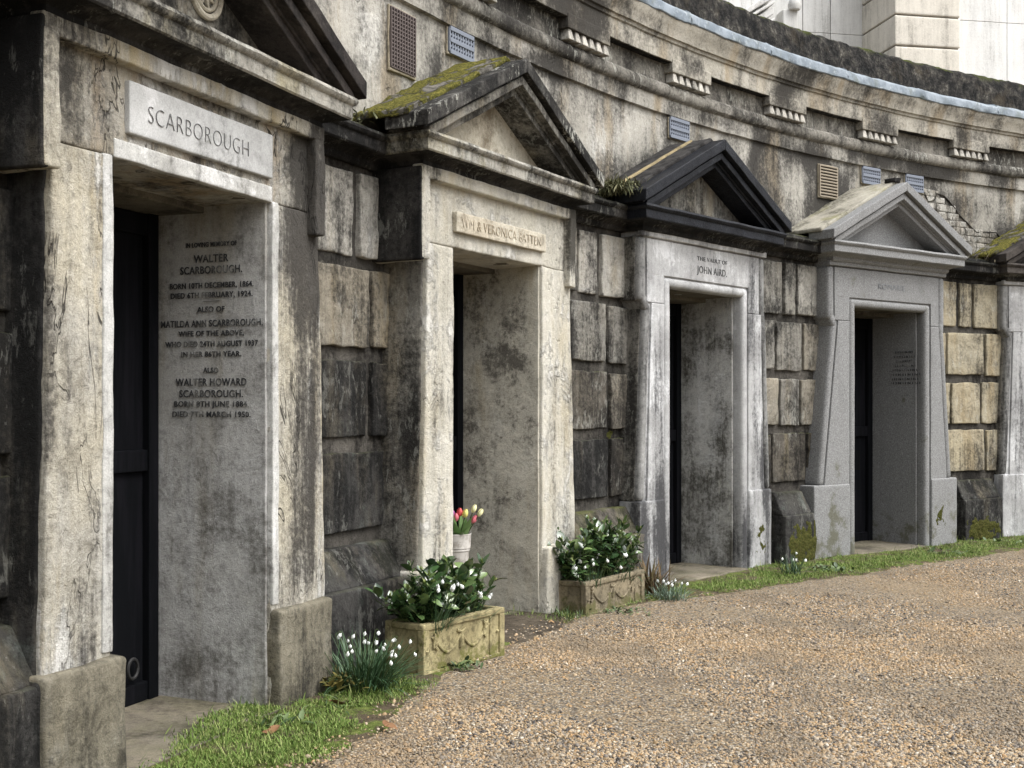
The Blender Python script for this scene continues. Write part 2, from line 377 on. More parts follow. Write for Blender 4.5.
def worn_letter(name, c1, c2, lo=.5, hi=.62):
    n = N(name); return n.done(n.mix(n.step(n.noise(9, 6, .7), lo, hi), c1, c2), .7, None, .15)
letter_m = worn_letter('lead_letters', (.035, .036, .038), (.20, .20, .19), .48, .66)
letter_thin = worn_letter('engraved_letters', (.09, .09, .09), (.30, .30, .30), .45, .68)
letter_faint = worn_letter('worn_letters', (.30, .255, .185), (.46, .41, .33), .42, .58)
letter_grey = N('grey_letters').done((.17, .18, .19), .7)
def iron_mat():
    n = N('black_iron')
    s = n.noise(1, 6, .65, vec=n.scale((14, 14, 1.2)))
    col = n.mix(n.step(s, .45, .65), (.0025, .003, .004), (.006, .006, .008))
    return n.done(col, .8, n.bump(s, .25, .01), .08)
iron = iron_mat()
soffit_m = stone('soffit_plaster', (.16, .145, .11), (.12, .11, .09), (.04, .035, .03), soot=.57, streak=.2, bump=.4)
slab_m = stone('threshold_slab', (.20, .175, .135), (.14, .125, .10), (.045, .04, .033), soot=.57, streak=.1, bump=.4, moss=.15)
earthm = stone('damp_earth', (.085, .07, .052), (.13, .108, .08), (.035, .028, .021), soot=.56, streak=.1, bump=1.)

# ------------------------------------------------------------------ vault doorways
# cornice profile (projection, height) common to doorways and piers
CORN = [(-.03, 2.735), (.035, 2.738), (.05, 2.755), (.05, 2.775), (.075, 2.79), (.095, 2.80), (.15, 2.802), (.158, 2.81), (.158, 2.868), (.172, 2.876), (.18, 2.893), (.172, 2.91), (.05, 2.93), (-.08, 2.945)]
def jit(p, amp=.004, fr=5):
    v = Vector(p); d = noise.noise_vector(v * fr) * amp + noise.noise_vector(v * fr * 3.7) * amp * .5
    return tuple(v + d)
def cornice_u(m, u0, u1, back, CORN):
    """mitred cornice round a projecting doorway in local (u, d) with d into the wall"""
    def path(o):
        P = []
        def seg(a, b, m_=None):
            L = math.dist(a, b); k = max(2, int(L / .09))
            return [(a[0] + (b[0] - a[0]) * i / k, a[1] + (b[1] - a[1]) * i / k) for i in range(k)]
        c = [(u0 - o, back), (u0 - o, -o), (u1 + o, -o), (u1 + o, back)]
        return c
    base = path(0); nseg = [max(2, int(math.dist(base[i], base[i + 1]) / .09)) for i in range(3)]
    rows = []
    for (o, z) in CORN:
        c = path(o); row = []
        for i in range(3):
            for q in range(nseg[i]):
                f = q / nseg[i]; row.append(jit((c[i][0] + (c[i + 1][0] - c[i][0]) * f, c[i][1] + (c[i + 1][1] - c[i][1]) * f, z)))
        row.append(jit((*c[3], z))); rows.append(row)
    m.grid(rows, flip=True)

def chev(m, side, zt0, th, uend, n0, n1, slope=.495, amp=.003, r=.006):
    """one arm of the raking cornice: side -1 left / +1 right; zt0 = top height at the apex"""
    def z(u, t): return zt0 - slope * abs(u) - t
    ua, ub = (-uend, 0.) if side < 0 else (0., uend)
    m.hexa([[[(u, d, z(u, th if k == 0 else 0)) for k in (0, 1)] for d in (-n1, -n0)] for u in (ua, ub)], r=r, amp=amp)

def vault(k, style, label, jl, jr, mats, roofm, apex=3.55, corn=(-.9, .88), zb=.47, door_label=None):
    x, y, t = VC[k]
    root = empty('vault_doorway', (x, y, 0), rad(90 - t), label=label, cat='tomb doorway', group='pedimented vault doorways in the curved wall')
    S, B, RV, CO, PD, TY, LN = mats
    sd = k * 3.3
    (jlt, jlb), (jrt, jrb) = jl, jr
    eu0, eu1 = (-.955, .95) if style == 'stucco' else ((-.975, .915) if k != 4 else (-.955, .87))
    if style == 'stucco':
        for nm, (o_b, i_b, o_t, i_t) in (('jamb', (jlb, -.55, jlt, -.55)), ('jamb', (.55, jrb, .55, jrt))):
            m = MB(); m.taper((min(o_b, i_b), max(o_b, i_b)), (min(o_t, i_t), max(o_t, i_t)), (0, .5), (0, .5), -.1, 2.335, r=.012, amp=.006, seed=sd, res=.06)
            m.build(nm, S, root)
        m = MB(); m.box(jlt, jrt, .002, .5, 2.335, 2.76, r=.012, amp=.006, seed=sd, res=.06); lin = m.build('lintel', LN, root)
        m = MB()
        m.box(eu0, eu1, -.05, .02, 2.685, 2.76, r=.01, amp=.005, seed=sd + 1, res=.05)
        bd = m.build('lintel_border', S, root)
        for (a, b) in ((eu0, eu0 + .085), (eu1 - .085, eu1)):
            m = MB(); m.box(a, b, -.048, .5, 2.225, 2.70, r=.010, amp=.007, seed=sd + 2, res=.05); m.build('crossette', S, root)
        for (a, b) in ((jlb - .02, -.515), (.548, jrb - .03)):
            m = MB(); m.box(a, b, -.045, .5, -.1, zb, r=.018, amp=.010, seed=sd + 3, res=.06); m.build('base_block', B if k == 1 else S, root)
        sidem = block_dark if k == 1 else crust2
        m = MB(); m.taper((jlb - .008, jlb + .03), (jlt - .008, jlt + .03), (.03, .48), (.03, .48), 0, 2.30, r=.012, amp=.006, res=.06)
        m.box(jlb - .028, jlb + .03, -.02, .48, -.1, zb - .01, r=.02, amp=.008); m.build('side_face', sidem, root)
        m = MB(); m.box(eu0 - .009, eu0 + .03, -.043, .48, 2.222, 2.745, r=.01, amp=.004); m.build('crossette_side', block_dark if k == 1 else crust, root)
        if k == 1:
            for (a, b) in ((-.605, -.548), (.548, .600)):
                m = MB(); m.box(a, b, -.006, .03, zb + .02, 2.34, r=.006, amp=.004, res=.05); m.build('edge_strip', whitestrip, root)
            m = MB(); m.box(-.54, .545, -.007, .03, 2.333, 2.405, r=.006, amp=.004, res=.05); m.build('edge_strip', whitestrip, root)
    else:
        # fine masonry with a roll round the opening and at the outer corners
        zl = .68
        for sgn in (-1, 1):
            ob, ot = (jlb, jlt) if sgn < 0 else (jrb, jrt)
            m = MB()
            a, b = ob - sgn * .085, .642 * sgn; a2 = ot - sgn * .085
            m.taper((min(a, b), max(a, b)), (min(a2, b), max(a2, b)), (0, .5), (0, .5), zl if k == 4 else -.1, 2.2, r=.006, amp=.002, seed=sd)
            a, b, a2 = ob - sgn * .01, .56 * sgn, ot - sgn * .01
            m.taper((min(a, b), max(a, b)), (min(a2, b), max(a2, b)), (.018, .5), (.018, .5), -.1, 2.25, r=.004, amp=0)
            m.build('jamb', S, root)
            m = MB(); a, b = ob - sgn * .078, ob; a2, b2 = ot - sgn * .078, ot
            m.taper((min(a, b), max(a, b)), (min(a2, b2), max(a2, b2)), (-.004, .5), (-.004, .5), zl, 2.19, r=.036, amp=.002)
            e = eu0 if sgn < 0 else eu1
            a, b = e - sgn * .09, e
            m.box(min(a, b), max(a, b), -.006, .5, 2.205, 2.70, r=.036, amp=.002)
            m.taper((min(ot - sgn * .078, ot), max(ot - sgn * .078, ot)), (min(a, b), max(a, b)), (-.005, .5), (-.005, .5), 2.13, 2.26, r=.03, amp=.002)
            m.build('corner_roll', grey5 if k != 4 else S, root)
            if sgn < 0 and k != 4:
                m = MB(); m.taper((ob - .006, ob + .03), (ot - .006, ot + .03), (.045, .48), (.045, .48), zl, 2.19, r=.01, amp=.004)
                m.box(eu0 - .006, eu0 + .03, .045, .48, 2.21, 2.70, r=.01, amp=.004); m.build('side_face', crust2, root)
            m = MB(); a, b = ob - sgn * .0 + sgn * (.075 if k == 4 else .0), .642 * sgn
            m.box(min(a, b), max(a, b), -.012, .5, -.1, zl + .004, r=.012, amp=.004, seed=sd); m.build('base_block', S, root)
            m = MB(); a, b = .55 * sgn, .634 * sgn
            m.box(min(a, b), max(a, b), -.002, .12, -.02, 2.405, r=.034, amp=.002); m.build('architrave_roll', S, root)
        m = MB(); m.box(-.634, .634, -.002, .12, 2.335, 2.412, r=.034, amp=.002); m.build('architrave_roll', S, root)
        m = MB(); m.box(eu0 + .096, eu1 - .096, .001, .5, 2.419, 2.69, r=.005, amp=.002)
        m.box(eu0 + .096, -.642, .001, .5, 2.204, 2.43, r=.004, amp=0); m.box(.642, eu1 - .096, .001, .5, 2.204, 2.43, r=.004, amp=0)
        m.box(eu0 + .02, eu1 - .02, .018, .5, 2.34, 2.74, r=.004, amp=0)
        lin = m.build('lintel', LN, root)
        m = MB(); m.box(eu0 - .005, eu1 + .005, -.022, .02, 2.70, 2.748, r=.008, amp=.003); m.build('lintel_border', S, root)
    # inside of the doorway
    for sgn in (-1, 1):
        m = MB(); a, b = .536 * sgn, .66 * sgn
        m.box(min(a, b), max(a, b), .025 if style == 'stucco' else .10, .72, .0, 2.36, r=.004, amp=.003, res=.08, seed=sd)
        rv = m.build('reveal_panel', RV, root)
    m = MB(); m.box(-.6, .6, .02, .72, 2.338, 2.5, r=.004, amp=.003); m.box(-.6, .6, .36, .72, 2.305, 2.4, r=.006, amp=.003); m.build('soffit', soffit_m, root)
    m = MB(); m.box(-.6, .6, .64, .70, 0, 2.4, r=.004, amp=0); dr = m.build('iron_door', iron, root)
    m = MB()
    for a, b in ((-.545, -.49), (-.03, .03), (.45, .52)): m.box(a, b, .60, .65, .03, 2.31, r=.005, amp=0)
    for a, b in ((.03, .12), (1.1, 1.2), (2.2, 2.3)): m.box(-.5, .46, .612, .65, a, b, r=.005, amp=0)
    m.build('door_frame', iron, dr)
    if k in (1, 3):
        m = MB(); uu, zz = (.33, .20) if k == 1 else (.3, 1.1)
        ring = [(uu + .035 * math.cos(a), .600, zz + .045 * math.sin(a)) for a in np.linspace(0, 2 * math.pi, 17)]
        m.tube(ring, .008, 6, cap=False); m.build('ring_handle', N('worn_iron').done((.018, .018, .018), .6), dr)
    m = MB(); m.box(-.56, .56, {1: -.05, 3: -.05, 2: .12}.get(k, -.03), .70, -.06, .03, r=.012, amp=.006, res=.08, seed=sd); m.build('threshold_slab', slab_m, root)
    # cornice and pediment
    m = MB(); cornice_u(m, corn[0], corn[1], .42, CORN[6:]); m.build('cornice', CO, root)
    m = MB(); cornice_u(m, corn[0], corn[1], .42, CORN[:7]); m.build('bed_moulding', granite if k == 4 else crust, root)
    c0 = (corn[0] + corn[1]) / 2; hw = (corn[1] - corn[0]) / 2 + .175
    m = MB()
    body = [(-hw + .12, 2.90), (hw - .12, 2.90), (0, apex - .10)]
    A, Bq, T = [(c0 + p[0], p[1]) for p in body]
    nz = 8
    rows = [[(A[0] + (T[0] - A[0]) * i / nz, .075, A[1] + (T[1] - A[1]) * i / nz), (Bq[0] + (T[0] - Bq[0]) * i / nz, .075, Bq[1] + (T[1] - Bq[1]) * i / nz)] for i in range(nz + 1)]
    m.grid([[r_[0]] + [tuple(np.array(r_[0]) + (np.array(r_[1]) - np.array(r_[0])) * q / 8) for q in range(1, 8)] + [r_[1]] for r_ in rows], flip=True)
    m.add([(A[0], .08, A[1]), (T[0], .08, T[1]), (T[0], .72, T[1]), (A[0], .72, A[1]), (Bq[0], .08, Bq[1]), (Bq[0], .72, Bq[1])], [(0, 1, 2, 3), (1, 4, 5, 2)])
    ty = m.build('tympanum', TY, root)
    if k == 1:
        m = MB()
        for rr, wd in ((.105, .015), (.075, .010)):
            m.tube([(c0 + .15 + rr * math.cos(a), .068, 3.175 + rr * math.sin(a)) for a in np.linspace(0, 2 * math.pi, 29)], wd, 8, cap=False)
        for a in np.linspace(0, 2 * math.pi, 9)[:-1]:
            m.tube([(c0 + .15 + q * math.cos(a + q * 5), .072, 3.175 + q * math.sin(a + q * 5)) for q in (.012, .036, .068)], [.010, .014, .006], 6)
        m.build('carved_medallion', plaque_c, ty)
    m = MB(); mi = MB()
    for sgn in (-1, 1):
        off = MB(); offi = MB()
        chev(off, sgn, apex, .085, hw + .045, -.09, .20)
        chev(off, sgn, apex - .080, .030, hw + .01, -.09, .150)
        chev(offi, sgn, apex - .105, .055, hw - .02, -.09, .165)
        chev(offi, sgn, apex - .155, .022, hw - .05, -.09, .120)
        chev(offi, sgn, apex - .172, .048, hw - .06, -.09, .105)
        m.add([(p[0] + c0, p[1], p[2]) for p in off.v], off.f)
        mi.add([(p[0] + c0, p[1], p[2]) for p in offi.v], offi.f)
    m.build('raking_cornice', PD, root); mi.build('raking_moulding', {2: crust2}.get(k, PD), root)
    m = MB()
    for sgn in (-1, 1):
        off = MB(); off2 = off
        zt = lambda u, th: apex + .03 - .495 * abs(u) - th
        ua, ub = (-hw - .06, 0.) if sgn < 0 else (0., hw + .06)
        off.hexa([[[(u, d, zt(u, .04 if q == 0 else 0)) for q in (0, 1)] for d in (-.07, .66)] for u in (ua, ub)], r=.012, res=.05, amp=.016 if k in (2, 5) else .005, fr=11 if k in (2, 5) else 7, seed=sd)
        m.add([(p[0] + c0, p[1], p[2]) for p in off.v], off.f)
    rf = m.build('roof', roofm, root)
    if k == 3:
        m = MB(); ua = -hw - .062
        m.hexa([[[(c0 + u, d, apex + .045 - .495 * abs(u) - (.03 if q == 0 else 0)) for q in (0, 1)] for d in (.095, .135)] for u in (ua, -.02)], r=.008, amp=.004)
        m.build('mortar_fillet', ochre, rf)
    if k == 4:
        m = MB(); m.box(c0 - .05, c0 + .05, -.1, .02, apex + .01, apex + .05, r=.01, amp=.012, fr=20); m.build('moss_tuft', roof_dark, rf)
    return root, lin, rv

V1, lin1, rv1 = vault(1, 'stucco', 'nearest cream stucco tomb doorway with flaking jambs and a carved medallion in its cropped pediment', (-.855, -.925), (.975, 1.06), (cream, brownstone, reveal1, fascia, brownblack, crust2, cream_l), roof_dark, corn=(-.9, .875))
V2, lin2, rv2 = vault(2, 'stucco', 'pale limewashed tomb doorway with bright yellow-green moss over its pediment roof', (-.825, -.90), (.955, 1.06), (white2, crust, reveal2, fascia, scuffed, plaque_c, white2), roof2, corn=(-.9, .865))
V3, lin3, rv3 = vault(3, 'fine', 'white marble tomb doorway under a glossy black pediment with an ochre fillet on its roof', (-.90, -.985), (.94, 1.02), (blue3, blue3, reveal3, slateblack, slateblack, crust2, blue3), roof_dark, corn=(-.955, .815))
V4, lin4, rv4 = vault(4, 'fine', 'plain grey granite tomb doorway with a crisp grey pediment, next to bare broken masonry', (-.89, -1.09), (.86, 1.0), (granite, granite, granite, granite, granite, granite, granite), roof4, corn=(-.90, .825), apex=3.535)
V5, lin5, rv5 = vault(5, 'fine', 'tomb doorway cut off by the right edge of the photo, with a mossy roof slope', (-.90, -.985), (.94, 1.02), (blue3, blue3, reveal3, brownblack, brownblack, crust2, blue3), roof2, corn=(-.92, .86))

# name panels and inscriptions
m = MB(); m.box(-.475, .525, -.022, .02, 2.437, 2.637, r=.006, amp=.002, res=.06); pl = m.build('name_plaque', plaque_m, V1)
join_text([text_mesh('SCARBOROUGH', 't', letter_thin, pl, (-.02, -.0242, 2.498), (1, 0, 0), .100, .69, thick=-.0030)], 'lettering', letter_thin, pl)
m = MB(); m.box(-.565, .545, -.03, .02, 2.425, 2.545, r=.006, amp=.003, res=.06); pl = m.build('name_plaque', plaque_c, V2)
join_text([text_mesh('WM & VERONICA BATTEN', 't', letter_faint, pl, (-.02, -.033, 2.458), (1, 0, 0), .085, .98, thick=-.001)], 'lettering', letter_faint, pl)
join_text([text_mesh('THE VAULT OF', 't', letter_m, lin3, (.06, -.001, 2.585), (1, 0, 0), .046, .46, thick=.0),
           text_mesh('JOHN AIRD.', 't', letter_m, lin3, (.06, -.001, 2.485), (1, 0, 0), .082, .46, thick=.0006)], 'lettering', letter_m, lin3)
join_text([text_mesh('ROMARIE', 't', letter_grey, lin4, (.0, -.001, 2.525), (1, 0, 0), .075, .42)], 'lettering', letter_grey, lin4)
rows = [('IN LOVING MEMORY OF', 2.147, .030, .28), ('WALTER', 2.075, .050, .19), ('SCARBOROUGH.', 2.022, .050, .34), ('BORN 10TH DECEMBER, 1864.', 1.955, .036, .46),
        ('DIED 6TH FEBRUARY, 1924.', 1.91, .036, .45), ('______', 1.895, .02, .09), ('ALSO OF', 1.843, .036, .15), ('MATILDA ANN SCARBOROUGH,', 1.775, .044, .56), ('WIFE OF THE ABOVE,', 1.732, .034, .36),
        ('WHO DIED 24TH AUGUST 1937', 1.682, .036, .51), ('IN HER 86TH YEAR.', 1.635, .034, .33), ('ALSO', 1.560, .034, .085), ('WALTER HOWARD', 1.500, .048, .39),
        ('SCARBOROUGH.', 1.446, .048, .35), ('BORN 8TH JUNE 1884.', 1.402, .036, .41), ('DIED 7TH MARCH 1950.', 1.354, .036, .43)]
join_text([text_mesh(b, 't', letter_m, rv1, (.5325, .318, z), (0, -1, 0), s, w, thick=.0006) for b, z, s, w in rows], 'lettering', letter_m, rv1)
rows4 = [('IN LOVING MEMORY', 1.94, .2), ('OF OUR DEAR FATHER', 1.895, .24), ('WHO FELL ASLEEP', 1.85, .18), ('ON THE FIRST OF MAY', 1.805, .25), ('AND OF HIS WIFE', 1.76, .28),
         ('WHO DIED IN PEACE', 1.715, .34), ('REST IN PEACE', 1.67, .3), ('AT REST', 1.63, .34)]
rows4 = [('I I I N I I N I N I', z, w) for _, z, w in rows4]
join_text([text_mesh(b, 't', letter_m, rv4, (.5325, .22 + (.34 - w) * .12, z), (0, -1, 0), .03, w, thick=.001) for b, z, w in rows4], 'lettering', letter_m, rv4)

# ------------------------------------------------------------------ rusticated piers between the doorways
def pier(t0, t1, label, blockmats, seed, plm, cm, face=.325, po=.16, pl=None, lws=(.62, .52, .54, .38)):
    tm = (t0 + t1) / 2
    root = empty('rusticated_pier', polar(tm, .3, 0), 0, label=label, cat='wall pier', group='rusticated wall piers between the doorways')
    m = MB(); m.arcbox(t0 - .5, t1 + .5, face + .045, .7, -.1, 2.80, r=.004, amp=.006, res=.12); m.build('backing_wall', mortar, root, world=True)
    pa, pb_ = pl or (t0 - .2, t1 + .2)
    m = MB(); m.arcbox(pa, pb_, face - po, .6, -.1, .445, r=.015, amp=.006)
    pb = m.build('plinth', plm, root, world=True)
    m = MB()
    m.hexa([[[polar(t, r, z) for (r, z) in q] for q in (((face - po + .025, .44), (face - .02, .64)), ((.6, .44), (.6, .65)))] for t in (pa, pb_)], r=.015, amp=.008)
    m.build('plinth_weathering', plm, root, world=True)
    zs = [(2.235, 2.695), (1.735, 2.165), (1.235, 1.655), (.725, 1.155)]
    rs = random.Random(seed)
    for i, (a, b) in enumerate(zs):
        lw = lws[i] + rs.uniform(-.015, .015)
        tl, tr = t0 + lw, t1 - lw
        cuts = [(t0 - .3, tl - .09), (tl + .09, tr - .09), (tr + .09, t1 + .3)]
        for (c0, c1) in cuts:
            if c1 - c0 < .15: continue
            m = MB(); jt = [rs.uniform(-.008, .008) for _ in range(4)]
            m.arcbox(c0, c1, face + rs.uniform(-.008, .012), .5, a + jt[0], b + jt[1], r=.009, amp=.009, fr=8, seed=rs.uniform(0, 99), res=.03)
            m.build('stone_block', blockmats[i][rs.randrange(len(blockmats[i]))], root, world=True)
    m = MB(); rows = []
    n = max(4, int((t1 - t0 + 1) / .35))
    rows0 = []
    for (o, z) in CORN[:7]:
        rows0.append([jit(polar(t0 - .5 + (t1 - t0 + 1.) * q / n, face + .035 - o, z)) for q in range(n + 1)])
    m2 = MB(); m2.grid(rows0, flip=True); m2.build('bed_moulding', crust, root, world=True)
    for (o, z) in CORN[6:]:
        rows.append([jit(polar(t0 - .5 + (t1 - t0 + 1.) * q / n, face + .035 - o, z)) for q in range(n + 1)])
    m.grid(rows, flip=True); m.build('cornice', cm, root, world=True)
    m = MB(); m.arcbox(t0 - .4, t1 + .4, face - .02, .62, 2.90, 2.96, r=.02, amp=.012, fr=9); m.build('coping', cm, root, world=True)
    return root
LW3, LW4, LW5 = (1.62, 1.19, 1.09, 1.09), (1.49, 1.07, 1.25, .83), (1.87, 1.13, 1.37, 1.07)
D, T_, BR, Y_, PA = block_dark, block_tan, block_brown, block_yellow, block_pale
e = 3.35
pier(12.0, CEN[1] - e, 'dark wall pier at the left edge of the photo, before the nearest doorway', [[D], [D], [D], [D]], 1, block_dark, crust, .28)
pier(CEN[1] + e + .2, CEN[2] - e + .45, 'rusticated pier of pale upper blocks and black lower blocks behind the snowdrops', [[PA], [T_], [crust2, D], [D]], 2, block_dark, crust, .31, .16, None, (1.49, .95, 1.03, .38))
pier(CEN[2] + e, CEN[3] - e, 'rusticated brown stone pier behind the darker stone trough, moss on its lower ledge', [[PA, crust2], [T_, crust2], [BR, T_], [BR, D]], 3, block_brown, crust, .22, .16, None, LW3)
pier(CEN[3] + e, CEN[4] - e, 'rusticated grey brown pier between the black pediment and the granite doorway', [[crust2, PA], [T_, crust2], [T_, crust2], [BR]], 4, block_dark, crust, .11, .15, (CEN[3] + 4.1, 47.25), LW4)
pier(CEN[4] + e, CEN[5] - e, 'rusticated pier of yellowish blocks right of the granite doorway', [[Y_], [Y_], [Y_], [Y_, T_]], 5, block_dark, crust, .12, .15, (56.75, 59.1), LW5)

# ------------------------------------------------------------------ the curved upper wall
wall = empty('curved_wall', polar(40, .6, 2.9), 0, label='tall curved retaining wall of stained render above the doorways, with bracketed cornice', cat='retaining wall')
T0, T1 = 2., 80.
def arc_sweep(prof, name, mat, parent, dt=.35, amp=.004, fr=4, t0=T0, t1=T1):
    n = int((t1 - t0) / dt); m = MB()
    rows = [[jit(polar(t0 + (t1 - t0) * q / n, r, z), amp, fr) for q in range(n + 1)] for (r, z) in prof]
    m.grid(rows, flip=True); return m.build(name, mat, parent, world=True)
arc_sweep([(.36, 2.85 + i * .0795) for i in range(13)], 'wall_face', wallm, wall, amp=.006)
arc_sweep([(.36, 3.80), (.331, 3.806), (.328, 3.83), (.326, 3.925), (.32, 3.932)], 'architrave_band', wallm, wall)
arc_sweep([(.328, 3.928), (.31, 3.935), (.292, 3.952), (.286, 3.985), (.292, 4.02), (.31, 4.043), (.343, 4.052)], 'string_course', friezem, wall)
arc_sweep([(.84, -.1), (.84, 1.4), (.84, 2.9), (.55, 2.9)], 'wall_base', mortar, wall, dt=1.)
arc_sweep([(.342, 4.05), (.342, 4.14), (.342, 4.222)], 'frieze', friezem, wall)
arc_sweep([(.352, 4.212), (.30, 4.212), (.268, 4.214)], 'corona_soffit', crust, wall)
arc_sweep([(.275, 4.213), (.266, 4.218), (.264, 4.30), (.264, 4.362), (.25, 4.37), (.246, 4.392), (.228, 4.398), (.222, 4.43), (.205, 4.475), (.18, 4.52), (.176, 4.55), (.25, 4.56)], 'cornice', corn_hi, wall)
fl = arc_sweep([(.21, 4.536), (.170, 4.538), (.164, 4.545), (.166, 4.605), (.172, 4.622), (.215, 4.650), (.40, 4.68), (.56, 4.70)], 'lead_flashing', leadm, wall, dt=.2, amp=.010, fr=5)
m = MB()
for q in range(-6, 8):
    t = 45.8 + q * 4.65
    m.tube([polar(t, r, z) for r, z in ((.172, 4.538), (.160, 4.57), (.186, 4.632), (.22, 4.654), (.5, 4.70))], .009, 8)
o = m.build('lead_roll', leadm, wall, world=True); o.parent = fl
prof = [(.50, 4.66), (.50, 4.74), (.502, 4.82), (.505, 4.90), (.51, 4.98), (.52, 5.04), (.56, 5.075), (.66, 5.09), (.80, 5.09), (.92, 5.06), (.95, 4.9), (.95, 4.5)]
arc_sweep(prof, 'parapet', parapetm, wall, dt=.2, amp=.018, fr=9)
guttam = stone('pale_guttae', (.50, .48, .43), (.40, .38, .34), (.05, .045, .04), soot=.56, bump=.3)
for q in range(-3, 6):
    t = 36.1 + q * 5.62
    m = MB(); m.arcbox(t - 1.1, t + 1.1, .258, .36, 4.137, 4.244, r=.006, amp=.003); br = m.build('bracket', corn_hi, wall, world=True)
    for j in range(6):
        tt = t - .92 + j * .368
        m = MB(); m.hexa([[[polar(tt + sx * (.145 if k_ == 0 else .075),   .308 + sy * (.04 if k_ == 0 else .035) - (.014 if k_ == 0 else 0), 4.056 if k_ == 0 else 4.137) for k_ in (0, 1)] for sy in (-1, 1)] for sx in (-1, 1)], r=.006, amp=.002)
        o = m.build('gutta', guttam, wall, world=True); o.parent = br
# ventilation grilles
def vent(t, z0, z1, wdeg, kind):
    frm = stone('vent_surround', (.40, .35, .26), (.3, .27, .2), (.06, .055, .05), soot=.6, bump=.6) if not bpy.data.materials.get('vent_surround') else bpy.data.materials['vent_surround']
    dk = bpy.data.materials.get('vent_void') or N('vent_void').done((.02, .02, .022), .9)
    cm = bpy.data.materials.get('terracotta_grille') if kind == 'rust' else bpy.data.materials.get('blue_grey_grille')
    if cm is None: cm = N('terracotta_grille').done((.11, .09, .085), .85) if kind == 'rust' else N('blue_grey_grille').done((.17, .19, .23), .8)
    if kind == 'brick': cm = bpy.data.materials.get('brick_louvre') or N('brick_louvre').done((.25, .215, .165), .9)
    h = wdeg / 2
    m = MB(); m.arcbox(t - h, t + h, .348, .37, z0, z1, r=.002, amp=0, res=1)
    g = m.build('vent_grille', dk, wall, world=True)
    m = MB()
    if kind == 'rust':
        nx, nz = 9, 15
        for i in range(nx + 1): tt = t - h + wdeg * i / nx; m.arcbox(tt - .016, tt + .016, .332, .349, z0, z1, r=.002, amp=0, res=1)
        for i in range(nz + 1): zz = z0 + (z1 - z0) * i / nz; m.arcbox(t - h, t + h, .336, .349, zz - .004, zz + .004, r=.002, amp=0, res=1)
    elif kind == 'brick':
        for i in range(11): zz = z0 + (z1 - z0) * i / 10; m.arcbox(t - h, t + h, .33, .349, zz - .010, zz + .006, r=.003, amp=.002, res=.1)
        for tt in (t - h, t + h): m.arcbox(tt - .03, tt + .03, .33, .35, z0, z1, r=.003, amp=0, res=1)
    else:
        for i in range(10): tt = t - h + wdeg * i / 9; m.arcbox(tt - .026, tt + .026, .332, .349, z0, z1, r=.002, amp=0, res=1)
        for zz in (z0, (z0 + z1) / 2, z1): m.arcbox(t - h, t + h, .328, .349, zz - .014, zz + .014, r=.002, amp=0, res=1)
        for zz in ((z0 * 3 + z1) / 4, (z0 + z1 * 3) / 4): m.arcbox(t - h, t + h, .336, .349, zz - .007, zz + .007, r=.002, amp=0, res=1)
    o = m.build('grille_bars', cm, wall, world=True); o.parent = g
    m = MB()
    m.arcbox(t - h - .05, t + h + .06, .341, .36, z0 - .02, z0 - .003, r=.005, amp=.008, fr=14); m.arcbox(t - h - .04, t + h + .05, .346, .36, z1 + .003, z1 + .012, r=.004, amp=.004)
    m.arcbox(t + h + .012, t + h + .07, .341, .36, z0 - .015, z1 + .012, r=.005, amp=.008, fr=14); m.arcbox(t - h - .05, t - h - .012, .346, .36, z0 - .012, z1 + .012, r=.004, amp=.005)
    o = m.build('vent_frame', frm, wall, world=True); o.parent = g
vent(27.9, 3.385, 3.735, .98, 'rust')
for t in (30.38, 41.45, 52.8, 55.45): vent(t, 3.64, 3.785, 1.05, 'blue')
vent(50.2, 3.43, 3.725, 1.05, 'brick')
# place where the render has fallen off and the rubble shows
exm = stone('exposed_rubble', (.44, .41, .36), (.34, .315, .27), (.06, .052, .042), soot=.56, patch=(.56, .55, .51), patch_at=.5, patch_scale=7, bump=.8)
m = MB(); rs = random.Random(5)
def inside(t, z):
    top = np.interp(t, [55.6, 56.2, 57.2, 58.0, 58.9, 59.6, 60.6, 61.2], [3.65, 3.67, 3.63, 3.48, 3.35, 3.29, 3.29, 3.13])
    return z < top
z = 2.98; row = 0
while z < 3.68:
    h = rs.uniform(.055, .08); t = 55.4 + rs.uniform(-.2, .2)
    while t < 61.4:
        w = rs.uniform(.22, .62)
        if inside(t + w / 2, z + h * .35): m.arcbox(t + .008, t + w - .008, .35 + rs.uniform(-.005, .004), .37, z + .001, z + h - .001, r=.010, amp=.008, fr=18, seed=rs.uniform(0, 50), res=.03)
        t += w
    z += h
m.build('exposed_masonry', exm, wall, world=True)
m = MB()
lip = [(55.7, 3.665), (56.1, 3.64), (56.35, 3.55), (56.7, 3.57), (56.9, 3.65), (57.3, 3.64), (57.8, 3.56), (58.3, 3.45), (58.9, 3.36), (59.3, 3.29), (59.9, 3.30), (60.5, 3.31), (60.8, 3.26)]
m.tube([polar(t, .352, z) for t, z in lip], .009, 6); m.build('render_edge', mortar, wall, world=True)

